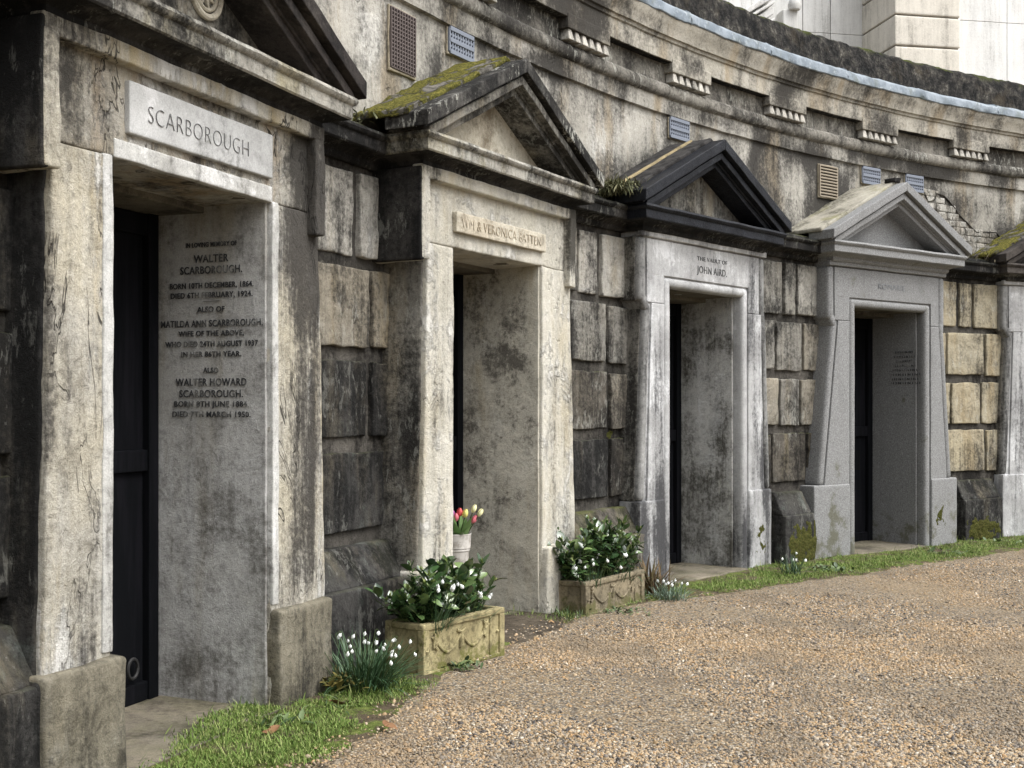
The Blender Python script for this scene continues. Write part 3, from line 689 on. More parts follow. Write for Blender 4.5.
# ------------------------------------------------------------------ mausoleum standing behind, above the terrace
mausm = stone('pale_portland_stone', pit=.1, a=(.80, .80, .78), b=(.72, .715, .69), dark=(.34, .33, .31), soot=.63, soot_w=.12, streak=.7, bump=.2, big=.5)
mausq = stone('cream_quoin_stone', (.72, .68, .60), (.64, .61, .53), (.27, .25, .22), pit=.2, soot=.60, soot_w=.12, streak=.6, bump=.2, big=.7)
groove_m = N('dark_joint').done((.22, .20, .17), .9)  # darker core tone that shows in the grooves between the pilaster bands
ma = rad(10.5)
Mo = (6.92, 22.0)
maus = empty('stone_mausoleum', (*Mo, 4.6), ma, label='pale stone mausoleum with banded corner pilaster rising behind the parapet', cat='mausoleum')
def mx(m_, name, mat, parent=maus): return m_.build(name, mat, parent)
# local: x to the right along the front, y away, z above the terrace
m = MB(); z = -.4; b = 0
zr = [3.34 + .56 * i - .56 * 7 for i in range(20)]
for q in range(len(zr) - 1):
    m.box(0, 1.29, 0, 1.3, zr[q] + .016, zr[q + 1] - .016, r=.02, res=.5, amp=.002)
mx(m, 'banded_pilaster', mausq)
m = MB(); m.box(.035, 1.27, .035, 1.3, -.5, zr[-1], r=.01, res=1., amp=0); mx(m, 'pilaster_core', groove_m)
m = MB()
for i in range(8):
    for j in range(5):
        m.box(1.29 + i * 1.0 + .004, 2.29 + i * 1.0 - .004, .10, 1.5, -.5 + j * 2.2 + .004, 1.7 + j * 2.2 - .004, r=.006, res=.6, amp=.002)
mx(m, 'wall', mausm)
m = MB(); 
for i, (xa, xb) in enumerate(((-.02 - .62, 1.2), (-1.20, -.65), (-2.02, -1.21), (-2.75, -2.03))):
    for j in range(5): m.box(xa + .004, xb - .004, 1.28, 2.2, -.5 + j * 2.2 + .004, 1.7 + j * 2.2 - .004, r=.006, res=.6, amp=.002)
mx(m, 'wall', mausm)
# raking mouldings of the stair-like base at the left of the mausoleum
m = MB()
for i, (dx, th) in enumerate(((0, .10), (.16, .06), (.26, .14), (.48, .05))):
    m.hexa([[[(x, y, 3.52 + (x + 3.5) * .62 - dx - (th if q == 0 else 0)) for q in (0, 1)] for y in (1.0 - .05 * (i % 2), 1.35)] for x in (-3.55, -1.9)], r=.015, amp=.002, res=.3)
mx(m, 'raking_moulding', mausm)
m = MB(); m.box(-1.72, -1.42, 1.0, 1.4, 3.2, 4.22, r=.03, amp=.003, res=.2); m.lathe([(.0, 0), (.1, 0), (.13, .08), (.10, .18), (.05, .26), (0, .28)], (-1.50, .98, 4.2), 16); mx(m, 'carved_bracket', mausm)
m = MB(); m.box(-2.75, 9.3, 1.2, 9, 10.4, 11.0, r=.05, res=1., amp=0); m.box(-2.4, 9, 1.5, 8.7, 11.0, 12.2, r=.05, res=1., amp=0); mx(m, 'entablature', mausm)
m = MB()
for i in range(8): m.box(-2.2 + i * .6, 8.8 - i * .6, 1.8 + i * .45, 8.5 - i * .35, 12.2 + i * .55, 12.75 + i * .55, r=.03, res=2., amp=0)
mx(m, 'stepped_roof', mausm)
m = MB(); m.box(-2.0, 9.2, 1.55, 8.8, -.5, 10.4, r=.02, res=2., amp=0); mx(m, 'inner_core', mausm)

# ------------------------------------------------------------------ ground
def gravel_mat():
    n = N('pea_gravel')
    v = n.vor(85); v2 = n.vor(46)
    rc = n.node('ShaderNodeSeparateColor'); n.put(rc.inputs[0], v.outputs['Color'])
    pal = [(0., (.20, .14, .078)), (.16, (.275, .21, .125)), (.3, (.14, .122, .10)), (.42, (.32, .25, .16)), (.55, (.10, .084, .065)), (.66, (.245, .18, .112)), (.76, (.315, .27, .20)), (.86, (.052, .047, .042)), (.93, (.39, .35, .28))]
    col = n.ramp(rc.outputs[0], pal, 'CONSTANT')
    mud = n.noise(.9, 8, .65); mudf = n.step(mud, .52, .66, 0, .75)
    col = n.mix(mudf, col, n.mix(n.noise(30, 4, .7), (.10, .08, .056), (.19, .15, .108)))
    warm = n.noise(.55, 5, .55, vec=n.vec('ADD', n.pos, (7., 3., 0.)))
    col = n.mix(n.step(warm, .52, .66, 0, .25), col, (.32, .22, .11))
    gap = n.step(v.outputs['Distance'], .25, .62)
    col = n.mix(n.math('MULTIPLY', gap, .55), col, (.05, .042, .034))
    h = n.math('SUBTRACT', n.math('MULTIPLY', n.noise(5, 5), .8), n.math('MULTIPLY', v.outputs['Distance'], .9))
    return n.done(col, .85, n.bump(h, .8, .008), .25)
gravelm = gravel_mat()
def gz(x, y): return .018 * noise.noise(Vector((x * .8, y * .8, 3))) + .008 * noise.noise(Vector((x * 3.1, y * 3.1, 9)))
# verge line: distance from the wall ring at which grass gives way to gravel
VGT = [0, 14, 18.3, 18.8, 20.85, 23.3, 25, 27.7, 29.8, 33.2, 36.2, 38.1, 41, 45.2, 50.2, 57.9, 66, 80]
VGR = [-.3, -.35, -.42, -.55, -.60, -.45, -.35, -.30, -.22, -.24, -.27, -.46, -.63, -.78, -.86, -.74, -.7, -.7]
def verge(t): return np.interp(t, VGT, VGR)
def ringpos(x, y): return math.degrees(math.atan2(y - CY, CX - x)), math.hypot(x - CX, y - CY) - R
# base ground sheet (dense near the camera, out to the horizon)
xs = np.concatenate([np.linspace(-60, -4, 8), np.linspace(-3.6, 12, 105), np.linspace(13, 70, 8)])
ys = np.concatenate([np.linspace(-40, -1, 8), np.linspace(-.6, 18, 125), np.linspace(20, 80, 8)])
m = MB(); m.grid([[(x, y, gz(x, y) if -4 < x < 13 and -1 < y < 19 else 0) for y in ys] for x in xs], flip=True)
tag(m.build('gravel_path', gravelm), kind='structure')
# soil and turf strip at the foot of the wall
def turf_mat():
    n = N('turf_soil')
    a = n.noise(6, 8, .7); b = n.noise(45, 5, .8)
    gr = n.ramp(b, [(.3, (.04, .055, .014)), (.5, (.10, .135, .03)), (.7, (.20, .22, .07))])
    col = n.mix(n.step(a, .42, .56), gr, n.mix(b, (.04, .032, .022), (.14, .11, .075)))
    return n.done(col, .95, n.bump(n.math('ADD', b, a), 1., .02), .1)
m = MB(); rows = []
nt = 420
for q in range(nt + 1):
    t = 4 + 70 * q / nt; vr = verge(t) + .05 * noise.noise(Vector((t * 1.7, 0, 0))) + .03 * noise.noise(Vector((t * 6, 4, 0)))
    row = []
    for i in range(13):
        f = i / 12; dr = .45 + (vr - .45) * f; p = polar(t, dr, 0)
        row.append((p[0], p[1], gz(p[0], p[1]) + .022 * (1 - f ** 4) - (.012 if i == 12 else 0) + .01 * noise.noise(Vector(p) * 6)))
    rows.append(row)
m.grid(rows); tag(m.build('turf_verge', turf_mat()), kind='structure')
m = MB(); m.grid([[polar(2 + 80 * q / 60, r_, 4.62) for r_ in (.93, 3, 8, 20)] for q in range(61)]); tag(m.build('upper_terrace', earthm), kind='structure')
# dark trodden soil between the two stone troughs
m = MB(); rows = []
for q in range(25):
    t = 28.0 + 4.8 * q / 24; row = []
    for i in range(9):
        f = i / 8; w = math.sin(math.pi * min(max(q / 24, .02), .98)) ** .5
        dr = .2 - (.2 + .30 * w + .09 * noise.noise(Vector((t * 2.3, 1, 1))) + .05 * noise.noise(Vector((t * 9, 1, 1)))) * f; p = polar(t, dr, 0)
        row.append((p[0], p[1], gz(p[0], p[1]) + .030 - .034 * f ** 3 + .006 * noise.noise(Vector(p) * 9)))
    rows.append(row)
m.grid(rows); tag(m.build('bare_soil', earthm), kind='structure')

# loose pebbles, too many to count
def pebble_mat():
    n = N('pebbles')
    r = n.node('ShaderNodeNewGeometry').outputs['Random Per Island']
    col = n.ramp(r, [(0., (.23, .16, .085)), (.15, (.285, .21, .128)), (.30, (.14, .12, .10)), (.40, (.335, .255, .16)), (.52, (.105, .088, .068)), (.62, (.30, .19, .09)), (.72, (.31, .265, .20)), (.79, (.042, .038, .036)), (.91, (.45, .405, .33)), (.935, (.25, .215, .17))], 'CONSTANT')
    warm = n.noise(.55, 5, .55, vec=n.vec('ADD', n.pos, (7., 3., 0.)))
    col = n.mix(n.step(warm, .50, .64, 0, .28), col, (.35, .235, .12))
    dk = n.noise(1, 7, .62, vec=n.scale((1.5, .8, 1.)))
    col = n.mix(n.step(dk, .48, .62, 0, .66), col, (.125, .10, .07))
    return n.done(col, .6, None, .35)
ico = np.array([(0, 0, 1), (1, 0, 0), (0, 1, 0), (-1, 0, 0), (0, -1, 0), (.7, .7, -.3), (-.7, .7, -.3), (-.7, -.7, -.3), (.7, -.7, -.3), (.62, .62, .62), (-.62, .62, .62), (-.62, -.62, .62), (.62, -.62, .62)], float)
icf = np.array([(0, 12, 9), (0, 9, 10), (0, 10, 11), (0, 11, 12), (12, 1, 9), (9, 2, 10), (10, 3, 11), (11, 4, 12), (1, 5, 9), (9, 5, 2), (2, 6, 10), (10, 6, 3), (3, 7, 11), (11, 7, 4), (4, 8, 12), (12, 8, 1)])
P = []
tries = 0
while len(P) < 125000 and tries < 60:
    tries += 1
    y = 4.3 + 9.5 * rng.random(40000) ** 1.25; x = (rng.random(40000) - .5) * 1.0 * y + .06 * y
    t = np.degrees(np.arctan2(y - CY, CX - x)); dr = np.hypot(x - CX, y - CY) - R
    vr = verge(t); edge = vr - dr        # >0 on the path
    keep = (edge > np.where((t > 27.4) & (t < 33), -.42, -.16)) & (rng.random(40000) < np.clip(.22 + edge * 2.5, np.where((t > 27.4) & (t < 33), .10, .03), 1)) & (dr > -6)
    mud = np.array([noise.noise(Vector((a * .9, b * .9, 0))) for a, b in zip(x[keep], y[keep])])
    kk = rng.random(mud.size) > np.clip(mud * 3.2 - .1, 0, .93)
    P += list(zip(x[keep][kk], y[keep][kk]))
P = np.array(P[:125000]); n_ = len(P)
sz = .0037 + .0042 * rng.random(n_) ** 2.0 + .005 * (rng.random(n_) < .02)
a = rng.random(n_) * 2 * np.pi; fl_ = .55 + .3 * rng.random(n_); el = .75 + .5 * rng.random(n_)
loc = ico[None] * (1 + .22 * rng.standard_normal((n_, len(ico), 1)) * .6)
lx = loc[..., 0] * el[:, None] * sz[:, None]; ly = loc[..., 1] / el[:, None] * sz[:, None]; lz = loc[..., 2] * (fl_ * sz)[:, None]
tilt = rng.standard_normal((n_, 2)) * .25
lz = lz + lx * tilt[:, :1] + ly * tilt[:, 1:]
ca, sa = np.cos(a)[:, None], np.sin(a)[:, None]
zz = np.array([gz(p[0], p[1]) for p in P])
tP = np.degrees(np.arctan2(P[:, 1] - CY, CX - P[:, 0])); eP = verge(tP) - (np.hypot(P[:, 0] - CX, P[:, 1] - CY) - R)
zz = zz + np.where(eP < .03, .020, 0)
V = np.stack([P[:, :1] + lx * ca - ly * sa, P[:, 1:] + lx * sa + ly * ca, zz[:, None] + lz + (sz * .25)[:, None]], -1).reshape(-1, 3)
Fq = (icf[None] + (np.arange(n_) * len(ico))[:, None, None]).reshape(-1, 3)
tag(raw('loose_pebbles', V, Fq, pebble_mat(), smooth=True), kind='stuff', label='loose pea gravel scattered over the path', cat='gravel')

# ------------------------------------------------------------------ leaves and blades
def leaf_mat(name, c1, c2, c3, rough=.4, spec=.5):
    n = N(name)
    r = n.node('ShaderNodeNewGeometry').outputs['Random Per Island']
    col = n.ramp(r, [(0., c1), (.55, c2), (1., c3)])
    return n.done(col, rough, None, spec)
def ribbons(base, tip_dir, length, width, bend, prof=(.55, 1., .9, .6, .04), fold=.0, twist=None):
    """many curved leaf strips at once; returns V, F.  base (n,3), tip_dir (n,3) start direction, bend = droop"""
    n = len(base); k = len(prof); d = tip_dir / np.linalg.norm(tip_dir, axis=1, keepdims=True)
    side = np.cross(d, np.array([0, 0, 1.])); ln = np.linalg.norm(side, axis=1, keepdims=True)
    side = np.where(ln > .05, side / np.maximum(ln, 1e-6), np.array([1., 0, 0]))
    if twist is not None:
        up = np.cross(side, d); side = side * np.cos(twist)[:, None] + up * np.sin(twist)[:, None]
    V = np.zeros((n, k, 3, 3)); p = base.copy(); cur = d.copy()
    for i in range(k):
        up = np.cross(side, cur)
        w = (width * prof[i])[:, None] * .5
        V[:, i, 0] = p - side * w; V[:, i, 1] = p - up * (w * fold); V[:, i, 2] = p + side * w
        p = p + cur * (length / (k - 1))[:, None]
        cur = cur + np.array([0, 0, -1.]) * (bend / (k - 1))[:, None]; cur /= np.linalg.norm(cur, axis=1, keepdims=True)
    F = []
    for i in range(k - 1):
        for j in (0, 1): F.append((i * 3 + j, i * 3 + j + 1, (i + 1) * 3 + j + 1, (i + 1) * 3 + j))
    F = np.array(F)
    FF = (F[None] + (np.arange(n) * k * 3)[:, None, None]).reshape(-1, 4)
    return V.reshape(-1, 3), FF
def dirs(n, up_lo, up_hi):
    az = rng.random(n) * 2 * np.pi; el = np.radians(up_lo + (up_hi - up_lo) * rng.random(n))
    return np.stack([np.cos(az) * np.cos(el), np.sin(az) * np.cos(el), np.sin(el)], -1)

# grass on the verge
grassm = leaf_mat('grass', (.055, .092, .018), (.125, .195, .042), (.25, .27, .105), .65, .15)
B = []
while len(B) < 76000:
    y = 4.2 + 9.6 * rng.random(20000) ** 1.2; x = rng.uniform(-.46, .46, 20000) * y
    t = np.degrees(np.arctan2(y - CY, CX - x)); dr = np.hypot(x - CX, y - CY) - R; vr = verge(t)
    cl = np.array([noise.noise(Vector((a * 2.6, b * 2.6, 5))) + .5 * noise.noise(Vector((a * 9, b * 9, 5))) for a, b in zip(x, y)])
    lim = vr - .03 + .38 * (rng.random(20000) ** 1.3) * np.clip(.8 - cl, 0, 1.3)
    ok = (dr > lim) & (dr < .28) & (cl > -.42 + .25 * rng.random(20000) + .75 * np.clip((vr + .20 - dr) * 5, 0, 1) * rng.random(20000))
    ok &= ~((t > 26.4) & (t < 31.6) & (dr > -.36))                    # bare soil and trough
    ok &= ~((t > 24.9) & (t < 29.) & (dr > -.27) & (dr < .1))
    ok &= ~((t > 32.4) & (t < 36.6) & (rng.random(20000) < .55))
    for c_ in (3, 4):
        ok &= ~((abs(t - CEN[c_]) < 2.1) & (dr > -.11))
    u1_ = (x - VC[1][0]) * math.sin(rad(21)) + (y - VC[1][1]) * math.cos(rad(21)); n1_ = (x - VC[1][0]) * math.cos(rad(21)) - (y - VC[1][1]) * math.sin(rad(21))
    ok &= ~((u1_ > -.56) & (u1_ < .56) & (n1_ < .03 - .35 * (u1_ + .2) + .13 * cl + .04 * rng.standard_normal(20000)))
    ok &= ~((u1_ < -.50) & (n1_ < .06))
    B += list(zip(x[ok], y[ok]))
B = np.array(B[:76000]); n_ = len(B)
bz = np.array([gz(p[0], p[1]) for p in B]) + .016
u1_ = (B[:, 0] - VC[1][0]) * math.sin(rad(21)) + (B[:, 1] - VC[1][1]) * math.cos(rad(21)); n1_ = (B[:, 0] - VC[1][0]) * math.cos(rad(21)) - (B[:, 1] - VC[1][1]) * math.sin(rad(21))
bz = np.where((abs(u1_) < .56) & (n1_ < .06), .03, bz)
L = .010 + .020 * rng.random(n_) ** 1.5 + .045 * (rng.random(n_) < .035)
V, Fq = ribbons(np.column_stack([B, bz]), dirs(n_, 15, 85), L, .0030 + .002 * rng.random(n_), 1.2 * rng.random(n_), prof=(1, .9, .1))
tag(raw('verge_grass', V, Fq, grassm), kind='stuff', label='short bright green grass along the foot of the wall', cat='grass')

# ------------------------------------------------------------------ stone troughs
troughm = None
def trough_mat(name, a, b, g):
    n = N(name)
    x = n.noise(5, 9, .7); y = n.noise(22, 7, .75)
    col = n.mix(n.step(x, .4, .62), a, b)
    col = n.mix(n.step(y, .48, .63, 0, .75), col, tuple(q * .3 for q in a))
    col = n.mix(n.step(n.noise(8, 9, .75), .53, .62, 0, .7), col, tuple(q * .42 for q in b))
    z = n.node('ShaderNodeSeparateXYZ'); n.put(z.inputs[0], n.pos)
    al = n.math('ADD', n.noise(7, 7, .7), n.step(z.outputs[2], 0, .16, .16, 0))
    col = n.mix(n.step(al, .58, .68, 0, .9), col, g)
    return n.done(col, .9, n.bump(n.math('ADD', y, n.math('MULTIPLY', n.noise(90, 4, .8), .4)), .6, .01), .2)
t_a = trough_mat('mossy_cast_stone', (.36, .315, .175), (.24, .205, .11), (.115, .115, .032))
t_b = trough_mat('dark_cast_stone', (.25, .21, .14), (.17, .145, .10), (.10, .095, .04))
def trough(p0, p1, w, h, mat, label):
    """p0 near front corner, p1 far front corner on the ground; long face towards the path"""
    L = math.dist(p0, p1); ang = math.atan2(p1[1] - p0[1], p1[0] - p0[0])
    r = empty('stone_trough', (p0[0], p0[1], 0), ang, label=label, cat='planter', group='rectangular cast stone troughs at the foot of the wall')
    # local x along the front, y towards the wall
    m = MB()
    m.box(.012, L - .012, .012, .05, -.04, h - .03, r=.006, amp=.002); m.box(.012, L - .012, w - .05, w - .012, -.04, h - .03, r=.006, amp=.002)
    m.box(.012, .05, .03, w - .03, -.04, h - .03, r=.006, amp=.002); m.box(L - .05, L - .012, .03, w - .03, -.04, h - .03, r=.006, amp=.002)
    body = m.build('trough_body', mat, r)
    m = MB()
    for a_, b_, c_, d_ in ((0, L, 0, .045), (0, L, w - .045, w), (0, .045, .04, w - .04), (L - .045, L, .04, w - .04)): m.box(a_, b_, c_, d_, h - .035, h, r=.008, amp=.003)
    m.build('rim', mat, r)
    m = MB()
    for a_, b_, c_, d_ in ((.0, .045, 0, .045), (L - .045, L, 0, .045), (L - .135, L - .115, .004, .02), (0, .045, w - .045, w)): m.box(a_, b_, c_, d_, -.04, h - .03, r=.006, amp=.002)
    m.box(.04, L - .04, .003, .02, .0, .022, r=.005, amp=.002); m.box(L * .5, L * .5 + .001, .02, .03, 0, .01, r=.0001, amp=0)
    m.build('corner_post', mat, r)
    # garland in relief on the long face
    m = MB(); xc = (.05 + L - .12) / 2; hw_ = (L - .23) / 2 - .015
    for sg in (-1, 1):
        pts = []
        for i in range(13):
            f = i / 12; pts.append((xc + sg * hw_ * f, .010, h * .68 - .085 * math.sin(math.pi * min(f * 1.0, 1)) + (.02 * (f - .5) if f > .5 else 0)))
        m.tube(pts, .0085, 8)
        for q in range(9): m.tube([(xc + sg * (hw_ + rng.uniform(-.03, .025)), .004, h * .66 + rng.uniform(-.06, .045)), (xc + sg * (hw_ + rng.uniform(-.03, .025)), .007, h * .66 + rng.uniform(-.06, .045))], .008, 6)
    m.tube([(xc - .035, .008, h * .75), (xc, .004, h * .70), (xc + .035, .008, h * .75)], .008, 6)
    m.tube([(xc, .006, h * .70), (xc + .004, .008, h * .52), (xc - .006, .01, h * .40)], [.008, .016, .010], 8)
    m.tube([(.022, -.002, h * .5), (.022, .002, h * .5 - .01)], .011, 8); m.tube([(L - .06, .008, h * .55), (L - .06, .012, h * .55 - .01)], .011, 8)
    m.build('garland_relief', mat, body)
    m = MB(); n1 = 14
    m.grid([[(.04 + (L - .08) * i / n1, .04 + (w - .08) * j / 6, h - .045 + .018 * noise.noise(Vector((i * .7, j * .9, L * 9)))) for j in range(7)] for i in range(n1 + 1)], flip=True)
    m.build('soil', earthm, r)
    return r, L, ang
tr1, L1, A1 = trough((-.455, 6.29), (-.04, 6.873), .27, .272, t_a, 'yellowish mossy stone trough with a garland relief in front of the pale doorway')
tr2, L2, A2 = trough((.491, 8.078), (.953, 8.74), .25, .235, t_b, 'darker stone trough overgrown at its foot, between the pale and the white marble doorway')
def tloc(tr, A, x, y, z):
    return (tr.location.x + x * math.cos(A) - y * math.sin(A), tr.location.y + x * math.sin(A) + y * math.cos(A), z)

shrubm = leaf_mat('glossy_leaf', (.018, .04, .016), (.045, .09, .03), (.14, .20, .07), .2, .8)
lightleaf = leaf_mat('young_leaf', (.09, .14, .03), (.14, .19, .05), (.22, .25, .08), .45)
stemm = N('green_stem').done((.05, .075, .022), .6)
def shrub(tr, A, L, w, h, top, nst, label, x0=.05, x1=None, scale=1., shift=0.):
    root = empty('evergreen_shrub', tloc(tr, A, L / 2, w / 2, h - .04), 0, label=label, cat='shrub', group='evergreen shrubs planted in the troughs')
    ox, oy, oz = root.location
    bases = []; dd = []; ln = []; st = MB(); x1 = x1 or L - .04
    tips = []; td = []
    for s in range(nst):
        bx, by = rng.uniform(x0, x1), rng.uniform(.05, w - .05)
        p = np.array(tloc(tr, A, bx, by, h - .05)) - (ox, oy, oz)
        d = dirs(1, 50, 88)[0]; cx_ = (bx - L / 2) / L
        d += np.array([math.cos(A), math.sin(A), 0]) * (cx_ * .9 + shift); d /= np.linalg.norm(d)
        H = top * rng.uniform(.55, 1.) * (1 - .35 * abs(cx_ * 2) ** 2.5)
        pts = [p + d * H * f + np.array([0, 0, -.03 * f * f]) for f in (0, .5, 1)]
        st.tube([tuple(q) for q in pts], [.004, .003, .002], 5)
        nl = int(11 * H / .25) + 4
        for i in range(nl):
            f = .25 + .75 * (i + .5) / nl; q = p + d * H * f
            az = i * 2.4 + s; el = rad(rng.uniform(-5, 55) if i < nl - 4 else rng.uniform(35, 80))
            bases.append(q); dd.append((math.cos(az) * math.cos(el), math.sin(az) * math.cos(el), math.sin(el))); ln.append(rng.uniform(.04, .10) * scale)
        tips.append(p + d * H); td.append(d)
    bases = np.array(bases); dd = np.array(dd); ln = np.array(ln); n = len(ln)
    V, F = ribbons(bases, dd, ln, ln * rng.uniform(.42, .6, n), rng.uniform(.2, 1.3, n), prof=(.15, .8, 1., .95, .65, .08), fold=.22, twist=rng.normal(0, .35, n))
    raw('foliage', V, F, shrubm, root, smooth=True)
    st.build('stems', stemm, root)
    tips = np.array(tips); k = 7
    tb = np.repeat(tips, k, 0); 
    V, F = ribbons(tb, dirs(len(tb), 35, 85), rng.uniform(.02, .04, len(tb)), rng.uniform(.009, .014, len(tb)), rng.uniform(.1, .6, len(tb)), prof=(.3, 1., .8, .05), fold=.2)
    raw('young_shoots', V, F, lightleaf, root, smooth=True)
    return root
shrub(tr1, A1, L1, .27, .272, .355, 56, 'glossy dark green shrub filling the yellowish trough with the garland', x1=.60, shift=-.12)
shrub(tr2, A2, L2, .25, .235, .46, 54, 'bushy dark green shrub filling the darker stone trough', scale=.95)

# ------------------------------------------------------------------ snowdrops
bladem = leaf_mat('snowdrop_blade', (.022, .055, .022), (.040, .085, .038), (.085, .14, .07), .5, .35)
petalm = N('white_petal').done((.80, .82, .80), .6)
def flower_mesh(seed):
    r = random.Random(seed); m = MB(); Vs = []; Fs = []
    k = 3; prof = [(.003, 0), (.0075, -.006), (.0095, -.013), (.0075, -.020), (.002, -.026)]
    for a0 in range(3):
        a = a0 * 2 * math.pi / 3 + r.uniform(-.2, .2); sp = r.uniform(1., 1.35)
        rows_ = []
        for (rr, z) in prof:
            rows_.append([(rr * sp * math.cos(a + q), rr * sp * math.sin(a + q), z) for q in (-.95, -.5, 0, .5, .95)])
        m.grid(rows_)
    m.lathe([(0, .006), (.003, .004), (.0036, 0), (.002, -.003)], (0, 0, 0), 8)
    return m
FM = []
for s in range(3):
    me = bpy.data.meshes.new('snowdrop_flower'); fm = flower_mesh(s); me.from_pydata(fm.v, [], fm.f); me.materials.append(petalm); me.shade_smooth(); FM.append(me)
def snowdrops(pos, nb, L, nf, label, spread=.06, group='clumps of snowdrops', lean=(0, 0), fl_h=(.75, 1.05), mat=None, fscale=1.):
    root = empty('snowdrop_clump', pos, 0, label=label, cat='snowdrops', group=group)
    base = np.column_stack([rng.normal(0, spread, nb) , rng.normal(0, spread, nb), np.full(nb, -.01)])
    d = dirs(nb, 45, 88); d[:, :2] += base[:, :2] * 5 + np.array(lean); d /= np.linalg.norm(d, axis=1, keepdims=True)
    ln = L * rng.uniform(.6, 1.1, nb)
    V, F = ribbons(base, d, ln, rng.uniform(.005, .008, nb), rng.uniform(.2, 1.6, nb), prof=(.8, 1, 1, .95, .8, .5, .05), fold=.3)
    raw('leaf_blades', V, F, mat or bladem, root)
    st = MB(); heads = []
    for i in range(nf):
        b = np.array([rng.normal(0, spread * .8), rng.normal(0, spread * .8), 0]); dd = dirs(1, 62, 88)[0]; dd[:2] += b[:2] * 6 + np.array(lean) * .8; dd /= np.linalg.norm(dd)
        H = L * rng.uniform(*fl_h); az = rng.uniform(0, 6.28); o = np.array([math.cos(az), math.sin(az), 0]) * .018
        top = b + dd * H
        st.tube([tuple(q) for q in (b, b + dd * H * .6, top, top + o * .6 + (0, 0, .004), top + o + (0, 0, -.006))], .0016, 5)
        heads.append(top + o + (0, 0, -.010))
    if nf: st.build('flower_stems', stemm, root)
    for i, h in enumerate(heads):
        o = bpy.data.objects.new('flower', FM[i % 3]); COL.objects.link(o); o.parent = root
        o.location = h; o.rotation_euler = (rng.normal(0, .3), rng.normal(0, .3), rng.uniform(0, 6.28)); q = rng.uniform(.8, 1.05) * fscale; o.scale = (q, q, q)
    return root
snowdrops(tloc(tr2, A2, .55, .07, .20), 40, .22, 14, 'snowdrops among the leaves at the far end of the darker trough', spread=.07)
snowdrops((-.72, 6.0, .03), 330, .27, 30, 'large clump of white snowdrops in the grass beside the yellowish trough', spread=.07, lean=(.1, -.05), fscale=.82)
snowdrops(tloc(tr1, A1, .16, .05, .23), 90, .27, 9, 'snowdrops growing at the near end of the yellowish trough', spread=.035, lean=(.15, .1))
snowdrops(tloc(tr1, A1, .52, .09, .23), 40, .17, 9, 'snowdrops at the far end of the yellowish trough, leaning over its rim', spread=.04, lean=(.2, 0))
snowdrops(tloc(tr2, A2, .12, .08, .20), 50, .20, 16, 'snowdrops at the near end of the darker trough', spread=.06, lean=(-.2, -.1))
greyleaf = leaf_mat('grey_green_blade', (.09, .14, .10), (.15, .21, .16), (.26, .33, .27), .5, .35)
snowdrops((1.145, 8.83, .01), 130, .15, 10, 'grey green clump with a few white flowers beside the marble threshold', spread=.06, mat=greyleaf)
snowdrops((2.33, 10.08, .01), 70, .20, 5, 'small snowdrop clump in the grass against the dark plinth left of the granite doorway', spread=.045)

# low rosettes and ground weeds
weedm = leaf_mat('weed_leaf', (.03, .055, .02), (.065, .10, .04), (.15, .20, .09), .5, .35)
brownm = leaf_mat('withered_leaf', (.09, .04, .02), (.17, .09, .045), (.28, .18, .10), .8, .2)
def weed(pos, n, L, label, mat=weedm, up=(5, 60), spread=.05, name='low_weed', cat='weed', wid=.45, grp='low weeds at the foot of the wall', sx=1.):
    base = np.column_stack([rng.normal(0, spread * sx, n), rng.normal(0, spread, n), np.abs(rng.normal(0, .01, n))]) 
    ln = L * rng.uniform(.5, 1.1, n)
    V, F = ribbons(base, dirs(n, *up), ln, ln * wid * rng.uniform(.7, 1.2, n), rng.uniform(.3, 1.4, n), prof=(.15, .8, 1., .75, .05), fold=.2)
    o = raw(name, V, F, mat); o.location = pos
    return tag(o, label, cat, grp)
weed((-.262, 6.49, .01), 60, .05, 'low ivy like weed at the foot of the yellowish trough', spread=.05)
weed((.70, 8.30, .0), 130, .05, 'low green weeds along the foot of the darker trough', spread=.10)
weed((.36, 8.02, .0), 90, .09, 'grassy tuft between the bare soil and the darker trough', up=(30, 80), wid=.07, spread=.06)
weed((2.70, 10.35, .01), 90, .06, 'dark rosette weed in front of the left foot of the granite doorway', spread=.07)
weed((1.02, 9.0, .0), 110, .30, 'withered brown stems behind the darker trough, left of the marble threshold', mat=leaf_mat('withered_stem', (.06, .045, .025), (.11, .075, .04), (.17, .14, .07), .8, .2), up=(45, 86), wid=.055, spread=.055, name='withered_plant', cat='withered plant')
weed((4.15, 11.6, .0), 80, .06, 'low weed in front of the right foot of the granite doorway', spread=.09)
weed((5.1, 12.45, .0), 90, .06, 'low weeds at the foot of the yellowish pier', spread=.12)
weed((-.86, 5.55, .01), 26, .11, 'straggling grassy weed right of the nearest doorway', up=(10, 45), wid=.06, spread=.09)
weed((-1.03, 5.28, .01), 22, .08, 'small broad leaved weed at the threshold corner of the nearest doorway', up=(15, 60), wid=.3, spread=.05)
weed((-.85, 5.95, .05), 60, .07, 'yellowish ivy at the foot of the broken render by the nearest doorway', mat=leaf_mat('yellow_ivy', (.05, .05, .012), (.12, .105, .03), (.24, .2, .06), .6, .2), up=(10, 70), spread=.07, sx=.8)
